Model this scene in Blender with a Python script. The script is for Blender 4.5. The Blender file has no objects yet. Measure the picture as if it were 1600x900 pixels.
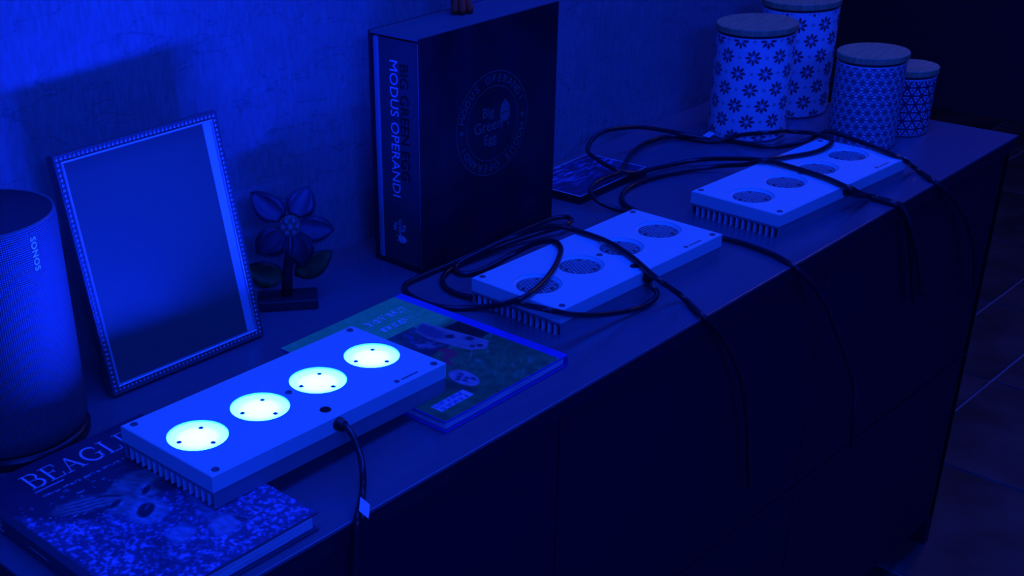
import bpy, bmesh, math, random
import numpy as np
from mathutils import Vector, Matrix

scene = bpy.context.scene
C = scene.collection
PI = math.pi
H = 0.77            # height of the sideboard top above the floor

# ------------------------------------------------------------------ camera
def make_camera():
    yaw, pitch, roll = 0.7141982, 0.5028485, -0.0632139
    f = Vector((math.sin(yaw) * math.cos(pitch), math.cos(yaw) * math.cos(pitch), -math.sin(pitch)))
    r0 = Vector((math.cos(yaw), -math.sin(yaw), 0))
    u0 = r0.cross(f)
    r = math.cos(roll) * r0 + math.sin(roll) * u0
    u = -math.sin(roll) * r0 + math.cos(roll) * u0
    cd = bpy.data.cameras.new('camera')
    cd.sensor_fit = 'HORIZONTAL'
    cd.sensor_width = 36.0
    cd.lens = 1982.1446 / 1600 * 36.0
    cd.shift_x = (800 - 499.5143) / 1600
    cd.shift_y = (628.237 - 450) / 1600
    cd.clip_start = 0.05
    o = bpy.data.objects.new('camera', cd)
    C.objects.link(o)
    m = Matrix((r, u, -f)).transposed().to_4x4()
    m.translation = Vector((0, 0, 0.6471 + H))
    o.matrix_world = m
    scene.camera = o
make_camera()

# ------------------------------------------------------------------ world, lights, exposure
world = bpy.data.worlds.new('world')
scene.world = world
world.use_nodes = True
world.node_tree.nodes['Background'].inputs[0].default_value = (0.004, 0.006, 0.02, 1)
world.node_tree.nodes['Background'].inputs[1].default_value = 0.1

BLUE = (0.0025, 0.036, 1.0)
CUP_GLOW = 260.0
def area_light(name, loc, target, sx, sy, watts, color=BLUE):
    d = bpy.data.lights.new(name, 'AREA')
    d.shape = 'RECTANGLE'; d.size = sx; d.size_y = sy
    d.energy = watts; d.color = color
    o = bpy.data.objects.new(name, d); C.objects.link(o)
    o.location = loc
    o.rotation_euler = (Vector(target) - Vector(loc)).to_track_quat('-Z', 'Y').to_euler()
    return o
area_light('ceiling_fill', (1.35, 0.60, 2.42), (1.35, 0.60, 0.77), 2.6, 0.6, 39.0)  # added blue overhead fill to brighten the panel tops, no known fixture
area_light('ceiling_fill', (-0.5, -1.7, 2.42), (0.9, 0.9, 0.9), 1.2, 0.6, 84.0)  # added blue fill from the room's front, lifts the front-facing surfaces
area_light('next_room_lamp', (3.7, 1.0, 2.2), (2.4, 1.0, 0.5), 0.3, 0.3, 1.0, (1.0, 0.62, 0.35))

vs = scene.view_settings
scene.display_settings.display_device = 'sRGB'
vs.view_transform = 'Standard'; vs.look = 'None'; vs.exposure = 0.0; vs.gamma = 1.0; vs.use_curve_mapping = False
scene.cycles.use_denoising = True
scene.cycles.max_bounces = 6
scene.cycles.caustics_reflective = False
scene.cycles.caustics_refractive = False

# ------------------------------------------------------------------ materials
MATS = {}
def mat(name, color, rough=0.5, metal=0.0, noise=None, bump=None, spec=0.5, emit=None, attr=None, coat=0.0):
    """noise = (scale, amount, detail[, stretch]) varies the colour; bump = (scale, strength, distance[, stretch])"""
    if name in MATS: return MATS[name]
    m = bpy.data.materials.new(name); m.use_nodes = True
    nt = m.node_tree; b = nt.nodes['Principled BSDF']
    b.inputs['Base Color'].default_value = (*color, 1)
    b.inputs['Roughness'].default_value = rough
    b.inputs['Metallic'].default_value = metal
    b.inputs['Specular IOR Level'].default_value = spec
    b.inputs['Coat Weight'].default_value = coat
    tc = nt.nodes.new('ShaderNodeTexCoord')
    def vec(stretch):
        mp = nt.nodes.new('ShaderNodeMapping')
        mp.inputs['Scale'].default_value = stretch
        nt.links.new(tc.outputs['Object'], mp.inputs['Vector'])
        return mp.outputs['Vector']
    if attr:
        a = nt.nodes.new('ShaderNodeAttribute'); a.attribute_name = attr
        nt.links.new(a.outputs['Color'], b.inputs['Base Color'])
    if noise:
        n = nt.nodes.new('ShaderNodeTexNoise')
        n.inputs['Scale'].default_value = noise[0]; n.inputs['Detail'].default_value = noise[2]
        nt.links.new(vec(noise[3] if len(noise) > 3 else (1, 1, 1)), n.inputs['Vector'])
        cr = nt.nodes.new('ShaderNodeValToRGB')
        k = noise[1]
        cr.color_ramp.elements[0].position = 0.3; cr.color_ramp.elements[1].position = 0.7
        cr.color_ramp.elements[0].color = (*[max(0, c * (1 - k)) for c in color], 1)
        cr.color_ramp.elements[1].color = (*[min(1, c * (1 + k)) for c in color], 1)
        nt.links.new(n.outputs['Fac'], cr.inputs['Fac'])
        nt.links.new(cr.outputs['Color'], b.inputs['Base Color'])
    if bump:
        n = nt.nodes.new('ShaderNodeTexNoise')
        n.inputs['Scale'].default_value = bump[0]; n.inputs['Detail'].default_value = 4
        nt.links.new(vec(bump[3] if len(bump) > 3 else (1, 1, 1)), n.inputs['Vector'])
        bp = nt.nodes.new('ShaderNodeBump')
        bp.inputs['Strength'].default_value = bump[1]; bp.inputs['Distance'].default_value = bump[2]
        nt.links.new(n.outputs['Fac'], bp.inputs['Height'])
        nt.links.new(bp.outputs['Normal'], b.inputs['Normal'])
    if emit:
        b.inputs['Emission Color'].default_value = (*emit[0], 1)
        b.inputs['Emission Strength'].default_value = emit[1]
    MATS[name] = m
    return m

def wall_material():
    m = mat('wall_plaster', (0.25, 0.25, 0.255), 0.85)
    nt = m.node_tree; b = nt.nodes['Principled BSDF']
    tc = nt.nodes.new('ShaderNodeTexCoord')
    L = nt.links.new
    def node(t, **kw):
        n = nt.nodes.new(t)
        for k, v in kw.items(): n.inputs[k].default_value = v
        return n
    # soft mottling of the plaster
    n1 = node('ShaderNodeTexNoise', Scale=9.0, Detail=6.0); L(tc.outputs['Object'], n1.inputs['Vector'])
    # vertical fibre grain
    mp = nt.nodes.new('ShaderNodeMapping'); mp.inputs['Scale'].default_value = (260, 260, 60); L(tc.outputs['Object'], mp.inputs['Vector'])
    n2 = node('ShaderNodeTexNoise', Scale=1.0, Detail=3.0); L(mp.outputs['Vector'], n2.inputs['Vector'])
    # long hairline trowel marks
    mp2 = nt.nodes.new('ShaderNodeMapping'); mp2.inputs['Scale'].default_value = (2.2, 2.2, 7.0); mp2.inputs['Rotation'].default_value = (0, 0.35, 0)
    L(tc.outputs['Object'], mp2.inputs['Vector'])
    nz = node('ShaderNodeTexNoise', Scale=3.0, Detail=5.0); L(mp2.outputs['Vector'], nz.inputs['Vector'])
    ab = nt.nodes.new('ShaderNodeMath'); ab.operation = 'SUBTRACT'; ab.inputs[1].default_value = 0.5; L(nz.outputs['Fac'], ab.inputs[0])
    ab2 = nt.nodes.new('ShaderNodeMath'); ab2.operation = 'ABSOLUTE'; L(ab.outputs[0], ab2.inputs[0])
    crk = nt.nodes.new('ShaderNodeMapRange'); crk.inputs['From Min'].default_value = 0.0; crk.inputs['From Max'].default_value = 0.007
    crk.inputs['To Min'].default_value = 0.70; crk.inputs['To Max'].default_value = 1.0; L(ab2.outputs[0], crk.inputs['Value'])
    mr = nt.nodes.new('ShaderNodeMapRange'); mr.inputs['To Min'].default_value = 0.8; mr.inputs['To Max'].default_value = 1.15; L(n1.outputs['Fac'], mr.inputs['Value'])
    mr2 = nt.nodes.new('ShaderNodeMapRange'); mr2.inputs['From Min'].default_value = 0.25; mr2.inputs['From Max'].default_value = 0.75
    mr2.inputs['To Min'].default_value = 0.80; mr2.inputs['To Max'].default_value = 1.16; L(n2.outputs['Fac'], mr2.inputs['Value'])
    m1 = nt.nodes.new('ShaderNodeMath'); m1.operation = 'MULTIPLY'; L(mr.outputs[0], m1.inputs[0]); L(mr2.outputs[0], m1.inputs[1])
    m2 = nt.nodes.new('ShaderNodeMath'); m2.operation = 'MULTIPLY'; L(m1.outputs[0], m2.inputs[0]); L(crk.outputs[0], m2.inputs[1])
    vm = nt.nodes.new('ShaderNodeVectorMath'); vm.operation = 'SCALE'; vm.inputs[0].default_value = (0.25, 0.25, 0.255); L(m2.outputs[0], vm.inputs['Scale'])
    L(vm.outputs[0], b.inputs['Base Color'])
    bp = nt.nodes.new('ShaderNodeBump'); bp.inputs['Strength'].default_value = 0.35; bp.inputs['Distance'].default_value = 0.002
    L(m2.outputs[0], bp.inputs['Height']); L(bp.outputs['Normal'], b.inputs['Normal'])
    return m

M_WALL = wall_material()
M_DARKWALL = mat('unlit_room_shade', (0.05, 0.05, 0.055), 0.9)  # darkness of the unlit adjacent room put into the wall colour
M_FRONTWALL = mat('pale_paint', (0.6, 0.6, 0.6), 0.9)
M_CEIL = mat('ceiling_paint', (0.75, 0.75, 0.75), 0.9)
M_GROUT = mat('grout', (0.28, 0.27, 0.26), 0.9)
M_TILE = mat('slate_tile', (0.085, 0.07, 0.055), 0.55, noise=(7, 0.55, 6), bump=(14, 0.4, 0.004))
M_TOP = mat('sideboard_lacquer', (0.16, 0.14, 0.165), 0.24, noise=(40, 0.05, 3, (0.3, 2, 1)), spec=0.9)
M_BODY = mat('sideboard_black', (0.026, 0.014, 0.030), 0.4)
M_PLATE = mat('white_powder_coat', (0.62, 0.86, 0.74), 0.45, bump=(900, 0.08, 0.0004))
M_ALU = mat('anodised_aluminium', (0.33, 0.33, 0.34), 0.5, metal=0.25)
M_FINEDGE = mat('bare_aluminium', (0.72, 0.72, 0.73), 0.4)
M_BLACK = mat('black_rubber', (0.012, 0.012, 0.013), 0.38)
M_CABLE = mat('cable_sheath', (0.020, 0.020, 0.024), 0.28)
M_SCREW = mat('steel_screw', (0.22, 0.22, 0.23), 0.35, metal=0.5)
M_DARKINK = mat('dark_print', (0.14, 0.14, 0.15), 0.5)
M_HOLE = mat('screw_hole', (0.02, 0.02, 0.022), 0.4)
M_LABEL = mat('paper_label', (0.85, 0.85, 0.80), 0.6)
M_PAGES = mat('page_block', (0.78, 0.78, 0.75), 0.8, noise=(700, 0.4, 2, (0.02, 0.02, 1)))
def glow_material():
    m = mat('lit_reflector', (0.8, 0.8, 0.8), 0.4, emit=((0.004, 0.03, 1.0), CUP_GLOW))
    nt = m.node_tree; b = nt.nodes['Principled BSDF']; L = nt.links.new
    tc = nt.nodes.new('ShaderNodeTexCoord')
    mp = nt.nodes.new('ShaderNodeMapping'); mp.inputs['Scale'].default_value = (1, 1, 0); L(tc.outputs['Object'], mp.inputs['Vector'])
    ln = nt.nodes.new('ShaderNodeVectorMath'); ln.operation = 'LENGTH'; L(mp.outputs['Vector'], ln.inputs[0])
    cr = nt.nodes.new('ShaderNodeValToRGB')
    mr = nt.nodes.new('ShaderNodeMapRange'); mr.inputs['From Max'].default_value = 0.03; L(ln.outputs['Value'], mr.inputs['Value'])
    L(mr.outputs['Result'], cr.inputs['Fac'])
    e = cr.color_ramp.elements
    e[0].position = 0.0; e[0].color = (0.0038, 0.024, 1, 1)
    e[1].position = 1.0; e[1].color = (0.0013, 0.015, 1, 1)
    k = cr.color_ramp.elements.new(0.55); k.color = (0.0033, 0.024, 1, 1)
    k = cr.color_ramp.elements.new(0.78); k.color = (0.0017, 0.019, 1, 1)
    L(cr.outputs['Color'], b.inputs['Emission Color'])
    return m
M_GLOW_CUP = glow_material()
M_CUP = mat('dark_reflector', (0.05, 0.055, 0.06), 0.3, metal=0.3)
M_LENS = mat('unlit_lens', (0.17, 0.18, 0.20), 0.25, noise=(420, 0.6, 3))
M_CHIP = mat('led_chip', (0.62, 0.62, 0.55), 0.3)

# ------------------------------------------------------------------ mesh helpers
def link_mesh(name, me, material, parent=None, smooth=False):
    if smooth:
        me.polygons.foreach_set('use_smooth', [True] * len(me.polygons))
    o = bpy.data.objects.new(name, me); C.objects.link(o)
    if material is not None and not me.materials: me.materials.append(material)
    if parent: o.parent = parent
    return o
def obj(name, bm, material, parent=None, smooth=False):
    me = bpy.data.meshes.new(name); bmesh.ops.recalc_face_normals(bm, faces=bm.faces[:]); bm.to_mesh(me); bm.free()
    return link_mesh(name, me, material, parent, smooth)
def tag(o, label, cat, group=None):
    o['label'] = label; o['category'] = cat
    if group: o['group'] = group
    return o
def empty(name, loc, label=None, cat=None, rot=(0, 0, 0), group=None):
    o = bpy.data.objects.new(name, None); C.objects.link(o)
    o.empty_display_size = 0.02
    o.location = loc; o.rotation_euler = rot
    if label: tag(o, label, cat, group)
    return o
def struct(o):
    o['kind'] = 'structure'; return o
def again(src, parent, loc=None, rot=None, name=None):
    """another object on the same mesh"""
    c = src.copy(); C.objects.link(c); c.parent = parent
    if loc is not None: c.location = loc
    if rot is not None: c.rotation_euler = rot
    return c
def B(): return bmesh.new()
def box(bm, x0, x1, y0, y1, z0, z1, bevel=0.0, seg=2):
    vs_ = [bm.verts.new(p) for p in ((x0,y0,z0),(x1,y0,z0),(x1,y1,z0),(x0,y1,z0),(x0,y0,z1),(x1,y0,z1),(x1,y1,z1),(x0,y1,z1))]
    fs = [bm.faces.new([vs_[i] for i in q]) for q in ((0,3,2,1),(4,5,6,7),(0,1,5,4),(1,2,6,5),(2,3,7,6),(3,0,4,7))]
    if bevel > 0:
        es = {e for f in fs for e in f.edges}
        bmesh.ops.bevel(bm, geom=list(es), offset=bevel, segments=seg, affect='EDGES', profile=0.5)
    return bm
def lathe(bm, prof, n=48, cx=0, cy=0, sx=1.0, sy=1.0, cap0=False, cap1=False):
    rings = []
    for r, z in prof:
        if r < 1e-7: rings.append([bm.verts.new((cx, cy, z))])
        else: rings.append([bm.verts.new((cx + r * sx * math.cos(2*PI*i/n), cy + r * sy * math.sin(2*PI*i/n), z)) for i in range(n)])
    for a, b in zip(rings, rings[1:]):
        for i in range(n):
            j = (i + 1) % n
            if len(a) == 1 and len(b) == 1: continue
            if len(a) == 1: bm.faces.new((a[0], b[j], b[i]))
            elif len(b) == 1: bm.faces.new((a[i], a[j], b[0]))
            else: bm.faces.new((a[i], a[j], b[j], b[i]))
    if cap0 and len(rings[0]) > 1: bm.faces.new(rings[0][::-1])
    if cap1 and len(rings[-1]) > 1: bm.faces.new(rings[-1])
    return bm
def spline(pts, step=0.006):
    P = [Vector(p) for p in pts]; out = []
    for i in range(len(P) - 1):
        p0 = P[max(i-1, 0)]; p1 = P[i]; p2 = P[i+1]; p3 = P[min(i+2, len(P)-1)]
        n = max(2, int((p2 - p1).length / step))
        # centripetal-like tangents keep loops from overshooting
        d = (p2 - p1).length
        t1 = (p2 - p0); t2 = (p3 - p1)
        t1 = t1.normalized() * d if t1.length > 1e-9 else t1
        t2 = t2.normalized() * d if t2.length > 1e-9 else t2
        for k in range(n):
            t = k / n
            h00 = 2*t**3 - 3*t**2 + 1; h10 = t**3 - 2*t**2 + t; h01 = -2*t**3 + 3*t**2; h11 = t**3 - t**2
            out.append(h00*p1 + h10*t1 + h01*p2 + h11*t2)
    out.append(P[-1])
    return out
def tube(bm, pts, r, n=8, caps=True):
    P = [Vector(p) for p in pts]; rings = []; up = Vector((0, 0, 1)); nrm = None
    for i, p in enumerate(P):
        t = (P[min(i+1, len(P)-1)] - P[max(i-1, 0)]).normalized()
        if nrm is None:
            nrm = t.cross(up)
            if nrm.length < 0.1: nrm = t.cross(Vector((1, 0, 0)))
        nrm = (nrm - t * nrm.dot(t)).normalized()
        bn = t.cross(nrm)
        rad = r(i / (len(P) - 1)) if callable(r) else r
        rings.append([bm.verts.new(p + rad * (math.cos(2*PI*k/n) * nrm + math.sin(2*PI*k/n) * bn)) for k in range(n)])
    for a, b in zip(rings, rings[1:]):
        for k in range(n):
            j = (k + 1) % n; bm.faces.new((a[k], a[j], b[j], b[k]))
    if caps: bm.faces.new(rings[0][::-1]); bm.faces.new(rings[-1])
    return bm
def prism(bm, poly, z0, z1, to=lambda x, y, z: (x, y, z)):
    a = [bm.verts.new(to(x, y, z0)) for x, y in poly]; b = [bm.verts.new(to(x, y, z1)) for x, y in poly]
    n = len(poly)
    bm.faces.new(a[::-1]); bm.faces.new(b)
    for i in range(n):
        j = (i + 1) % n; bm.faces.new((a[i], a[j], b[j], b[i]))
    return bm
def sphere(bm, c, r, u=10, v=7, s=(1, 1, 1)):
    res = bmesh.ops.create_uvsphere(bm, u_segments=u, v_segments=v, radius=1.0)
    for w in res['verts']:
        w.co = Vector((c[0] + w.co.x * r * s[0], c[1] + w.co.y * r * s[1], c[2] + w.co.z * r * s[2]))
    return bm
def grid_print(name, nx, ny, pos, colors, material, parent=None, wrap=False, smooth=False):
    """a surface of nx x ny vertices carrying a printed picture in a colour attribute"""
    pts = pos.reshape(-1, 3).astype(np.float32)
    ii, jj = np.meshgrid(np.arange(nx if wrap else nx - 1), np.arange(ny - 1), indexing='ij')
    i2 = (ii + 1) % nx
    idx = lambda a, b: a * ny + b
    quads = np.stack([idx(ii, jj), idx(i2, jj), idx(i2, jj + 1), idx(ii, jj + 1)], -1).reshape(-1, 4)
    me = bpy.data.meshes.new(name)
    me.vertices.add(len(pts)); me.vertices.foreach_set('co', pts.ravel())
    me.loops.add(quads.size); me.loops.foreach_set('vertex_index', quads.ravel().astype(np.int32))
    me.polygons.add(len(quads)); me.polygons.foreach_set('loop_start', np.arange(0, quads.size, 4, dtype=np.int32))
    me.update(calc_edges=True)
    at = me.color_attributes.new('print', 'FLOAT_COLOR', 'POINT')
    col = np.concatenate([np.clip(colors, 0, 1).reshape(-1, 3), np.ones((len(pts), 1))], 1).astype(np.float32)
    at.data.foreach_set('color', col.ravel())
    return link_mesh(name, me, material, parent, smooth)
def vnoise(x, y, seed=0):
    """value noise, numpy arrays in, 0..1 out"""
    rs = np.random.RandomState(seed); tab = rs.rand(64, 64)
    xi = np.floor(x).astype(int); yi = np.floor(y).astype(int); fx = x - xi; fy = y - yi
    fx = fx * fx * (3 - 2 * fx); fy = fy * fy * (3 - 2 * fy)
    g = lambda a, b: tab[a % 64, b % 64]
    return (g(xi, yi) * (1-fx) * (1-fy) + g(xi+1, yi) * fx * (1-fy) + g(xi, yi+1) * (1-fx) * fy + g(xi+1, yi+1) * fx * fy)
def fbm(x, y, seed=0):
    return 0.5 * vnoise(x, y, seed) + 0.3 * vnoise(2*x, 2*y, seed+1) + 0.2 * vnoise(4*x, 4*y, seed+2)
def ell(u, v, cx, cy, rx, ry, a=0.0, soft=0.15):
    c, s = math.cos(a), math.sin(a); du = u - cx; dv = v - cy
    d = np.sqrt(((c*du + s*dv) / rx)**2 + ((-s*du + c*dv) / ry)**2)
    return np.clip((1 - d) / soft + 0.5, 0, 1)
def mix(col, color, m):
    return col * (1 - m[..., None]) + np.array(color, float) * m[..., None]
def text_mesh(body, size, extrude=0.0001, align='CENTER', shear=0.0, spacing=1.0, offset=0.0):
    cu = bpy.data.curves.new('lettering', 'FONT'); cu.body = body; cu.size = size; cu.extrude = extrude
    cu.align_x = align; cu.align_y = 'CENTER'; cu.space_character = spacing; cu.shear = shear; cu.offset = offset; cu.resolution_u = 3
    o = bpy.data.objects.new('lettering', cu); C.objects.link(o)
    dg = bpy.context.evaluated_depsgraph_get(); dg.update()
    me = bpy.data.meshes.new_from_object(o.evaluated_get(dg))
    bpy.data.objects.remove(o); bpy.data.curves.remove(cu)
    return me
def basis(o, x, y, loc):
    x = Vector(x).normalized(); y = Vector(y).normalized(); z = x.cross(y)
    m = Matrix((x, y, z)).transposed().to_4x4(); m.translation = Vector(loc); o.matrix_local = m
    return o

# ------------------------------------------------------------------ the room
YF, YW, XL, XR = 0.7037, 1.1832, 0.3845, 2.0790
bm = B(); box(bm, -2.3, 4.7, -2.6, 3.2, -0.08, -0.004)
floor = struct(obj('floor', bm, M_GROUT))
xs = [2.767 + 0.4085 * k for k in range(-5, 6)]
ys = [-0.28, 0.131, 0.302, 0.472, 0.883, 1.054, 1.465, 1.636, 2.047, 2.218, 2.629, 2.80, 3.20]
tile_cache = {}
rnd = random.Random(3)
for a, b in zip(xs, xs[1:]):
    for c, d in zip(ys, ys[1:]):
        key = round(d - c, 2)
        if key not in tile_cache:
            bm = B(); hx, hy = (b - a) / 2 - 0.0035, (d - c) / 2 - 0.0035
            box(bm, -hx, hx, -hy, hy, -0.02, 0.0, bevel=0.0015, seg=1)
            t = obj('tile', bm, M_TILE, floor); tile_cache[key] = t
        else:
            t = again(tile_cache[key], floor)
        t.location = ((a + b) / 2, (c + d) / 2, rnd.uniform(-0.0008, 0.0008))
        t.rotation_euler = (rnd.uniform(-.0015, .0015), rnd.uniform(-.0015, .0015), 0 if rnd.random() < .5 else PI)
bm = B(); box(bm, -2.3, 2.30, YW, YW + 0.14, 0, 2.5); struct(obj('wall_back', bm, M_WALL))
bm = B(); box(bm, -2.44, -2.3, -2.6, YW + 0.14, 0, 2.5); struct(obj('wall_left', bm, M_FRONTWALL))
bm = B(); box(bm, -2.44, 4.84, -2.74, -2.6, 0, 2.5); struct(obj('wall_front', bm, M_FRONTWALL))
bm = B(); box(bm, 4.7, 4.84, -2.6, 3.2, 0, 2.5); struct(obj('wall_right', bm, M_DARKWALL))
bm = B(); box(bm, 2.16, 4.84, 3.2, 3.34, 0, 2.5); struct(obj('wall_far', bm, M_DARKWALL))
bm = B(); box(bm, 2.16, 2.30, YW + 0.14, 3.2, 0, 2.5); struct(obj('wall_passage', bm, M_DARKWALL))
bm = B(); box(bm, -2.44, 4.84, -2.74, 3.34, 2.5, 2.6); struct(obj('ceiling', bm, M_CEIL))

# ------------------------------------------------------------------ sideboard
sb = empty('sideboard', ((XL + XR) / 2, (YF + YW) / 2, 0), 'long black sideboard with glossy dark top along the back wall', 'sideboard')
hx, hy = (XR - XL) / 2, (YW - YF) / 2
bm = B(); box(bm, -hx, hx, -hy, hy - 0.002, H - 0.004, H, bevel=0.0008, seg=2); obj('top_panel', bm, M_TOP, sb)
bm = B(); box(bm, -hx + 0.0005, hx - 0.0005, -hy + 0.0005, hy - 0.004, H - 0.024, H - 0.0041, bevel=0.0006, seg=1); obj('top_edging', bm, M_BODY, sb)
bm = B(); box(bm, -hx + 0.001, -hx + 0.02, -hy + 0.006, hy - 0.004, 0.0, H - 0.0245, bevel=0.0008, seg=1)
side = obj('side_panel', bm, M_BODY, sb)
bm = B(); box(bm, hx - 0.02, hx - 0.001, -hy + 0.006, hy - 0.004, 0.0, H - 0.0245, bevel=0.0008, seg=1)
obj('side_panel', bm, M_BODY, sb)
bm = B(); box(bm, -hx + 0.02, hx - 0.02, -hy + 0.05, hy - 0.01, 0.0, 0.055); obj('plinth', bm, M_BODY, sb)
bm = B(); box(bm, -hx + 0.02, hx - 0.02, -hy + 0.026, hy - 0.006, 0.055, H - 0.0245); obj('carcass', bm, M_BODY, sb)
w3 = (2 * hx - 0.006) / 3
bm = B(); box(bm, 0.0015, w3 - 0.0015, 0, 0.018, 0, (H - 0.378) - 0.058 - 0.002, bevel=0.0014, seg=2)
low = obj('drawer_front', bm, M_BODY, sb); low.location = (-hx + 0.003, -hy + 0.006, 0.058)
bm = B(); box(bm, 0.0015, w3 - 0.0015, 0, 0.018, 0, 0.378 - 0.027 - 0.003, bevel=0.0014, seg=2)
hi = obj('drawer_front', bm, M_BODY, sb); hi.location = (-hx + 0.003, -hy + 0.006, H - 0.378 + 0.001)
for k in (1, 2):
    again(low, sb, (-hx + 0.003 + k * w3, -hy + 0.006, 0.058)); again(hi, sb, (-hx + 0.003 + k * w3, -hy + 0.006, H - 0.378 + 0.001))

# ------------------------------------------------------------------ aquarium lamp panels
LL, LW, LH, LT, SP, CR = 0.310, 0.1377, 0.03447, 0.01724, 0.07738, 0.0293
def plate_mesh():
    bm = B(); hx, hy, ch = LL / 2, LW / 2, 0.0009
    z1, z0 = LH, LH - LT
    tx, ty = hx - ch, hy - ch
    N = 48
    xb = [-tx, -SP, 0, SP, tx]
    vcache = {}
    def V(x, y, z):
        k = (round(x, 6), round(y, 6), round(z, 6))
        if k not in vcache: vcache[k] = bm.verts.new((x, y, z))
        return vcache[k]
    for i in range(4):
        x0, x1 = xb[i], xb[i+1]; cx = (i - 1.5) * SP
        inner, outer, low = [], [], []
        for k in range(N):
            a = 2 * PI * k / N; c, s = math.cos(a), math.sin(a)
            inner.append(V(cx + CR * c, CR * s, z1)); low.append(V(cx + (CR - 0.0006) * c, (CR - 0.0006) * s, z1 - 0.0016))
            tx_ = (x1 - cx) / c if c > 1e-9 else ((x0 - cx) / c if c < -1e-9 else 1e9)
            ty_ = ty / s if s > 1e-9 else (-ty / s if s < -1e-9 else 1e9)
            t = min(tx_, ty_)
            outer.append((cx + t * c, t * s))
        ov = [V(x, y, z1) for x, y in outer]
        for k in range(N):
            j = (k + 1) % N
            bm.faces.new((inner[k], ov[k], ov[j], inner[j])) 
            bm.faces.new((low[k], inner[k], inner[j], low[j]))
            # corner triangle where the ray fan jumps from one side of the cell to the next
            (xa, ya), (xc, yc) = outer[k], outer[j]
            if abs(xa - xc) > 1e-6 and abs(ya - yc) > 1e-6:
                qx = x1 if max(xa, xc) > cx and (abs(xa - x1) < 1e-6 or abs(xc - x1) < 1e-6) else x0
                qy = ty if (ya + yc) > 0 else -ty
                bm.faces.new((ov[k], V(qx, qy, z1), ov[j]))
    # chamfer, sides and underside
    def ring(x, y, z): return [bm.verts.new(p) for p in ((-x, -y, z), (x, -y, z), (x, y, z), (-x, y, z))]
    a = ring(tx, ty, z1); b = ring(hx, hy, z1 - ch); c = ring(hx, hy, z0 + 0.0004); d = ring(hx - .0004, hy - .0004, z0)
    for p, q in ((a, b), (b, c), (c, d)):
        for k in range(4):
            j = (k + 1) % 4; bm.faces.new((p[k], q[k], q[j], p[j]))
    bm.faces.new(d)
    me = bpy.data.meshes.new('face_plate'); bmesh.ops.recalc_face_normals(bm, faces=bm.faces[:]); bm.to_mesh(me); bm.free()
    me.materials.append(M_PLATE)
    return me
def mesh_of(name, fill, material, smooth=False):
    bm = B(); fill(bm); me = bpy.data.meshes.new(name); bmesh.ops.recalc_face_normals(bm, faces=bm.faces[:]); bm.to_mesh(me); bm.free()
    me.materials.append(material)
    if smooth: me.polygons.foreach_set('use_smooth', [True] * len(me.polygons))
    return me
ME_PLATE = plate_mesh()
CZ = LH - 0.0016
RB = 0.0247                                       # radius of the flat lens inside the bevel
def f_cup(bm): lathe(bm, [(CR - 0.0006, CZ + 0.0002), (CR - 0.0012, CZ - 0.0002), (RB, CZ - 0.0014), (RB, CZ - 0.0026)], 48)
def f_lens(bm): lathe(bm, [(RB, CZ - 0.0017), (0.020, CZ - 0.0012), (0.012, CZ - 0.0007), (0, CZ - 0.0005)], 48)
def f_screw(bm): lathe(bm, [(0, .0012), (0.0016, 0.0012), (0.0026, 0.0006), (0.0026, -0.001)], 14)
def f_corner(bm): lathe(bm, [(0, 0.0003), (0.0014, 0.0003), (0.0018, 0.0009), (0.0034, 0.0009), (0.0040, 0.0002), (0.0040, -0.001)], 20)
def f_button(bm): lathe(bm, [(0, 0.0012), (0.0024, 0.0012), (0.0028, 0.0008), (0.0052, 0.0008), (0.0058, 0.0002), (0.0058, -0.001)], 24)
def f_fin(bm): box(bm, -LL/2 + 0.001, LL/2 - 0.001, -0.0006, 0.0006, 0.0, LH - LT - 0.0028)
def f_outer(bm):
    box(bm, -LL/2 + 0.001, LL/2 - 0.001, 0, 0.0014, 0.0, LH - LT - 0.0028)
    box(bm, -LL/2 + 0.001, LL/2 - 0.001, 0.0014, 0.0050, 0.0, 0.0012)
def f_base(bm): box(bm, -LL/2 + 0.0006, LL/2 - 0.0006, -LW/2 + 0.0006, LW/2 - 0.0006, LH - LT - 0.0032, LH - LT - 0.0002, bevel=0.0003, seg=1)
def f_gland(bm): lathe(bm, [(0.0068, -0.001), (0.0068, 0.003), (0.0060, 0.0036), (0.0056, 0.008), (0.0044, 0.009), (0, 0.009)], 20)
def f_mark(bm):
    lathe(bm, [(0, 0.00015), (0.0030, 0.00015), (0.0030, -0.0003)], 20, cx=-0.010, cy=0.0008)
    box(bm, -0.004, 0.020, -0.0010, 0.0012, -0.0003, 0.00015)
ME = dict(cup=mesh_of('reflector_cup', f_cup, M_PLATE, True), glowcup=mesh_of('reflector_cup', f_cup, M_GLOW_CUP, True),
          lens=mesh_of('lens', f_lens, M_LENS, True), glowlens=mesh_of('lens', f_lens, M_GLOW_CUP, True),
          screw=mesh_of('screw', f_screw, M_HOLE), corner=mesh_of('corner_screw', f_corner, M_SCREW), button=mesh_of('button', f_button, M_BLACK),
          fin=mesh_of('fin', f_fin, M_FINEDGE), outer=mesh_of('side_fin', f_outer, M_ALU), base=mesh_of('heatsink_base', f_base, M_ALU),
          gland=mesh_of('cable_gland', f_gland, M_BLACK, True), mark=mesh_of('printed_mark', f_mark, M_DARKINK))
def chips(bm):
    for i in range(-4, 5):
        for j in range(-4, 5):
            x, y = i * 0.0048 + (0.0024 if j % 2 else 0), j * 0.0046
            if x * x + y * y > 0.0215 ** 2: continue
            z = CZ - 0.0016 + 0.0011 * (1 - math.hypot(x, y) / 0.0247)
            box(bm, x - 0.0012, x + 0.0012, y - 0.0012, y + 0.0012, z - 0.0004, z + 0.0008)
ME['chips'] = mesh_of('led_chips', chips, M_CHIP)
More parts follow.
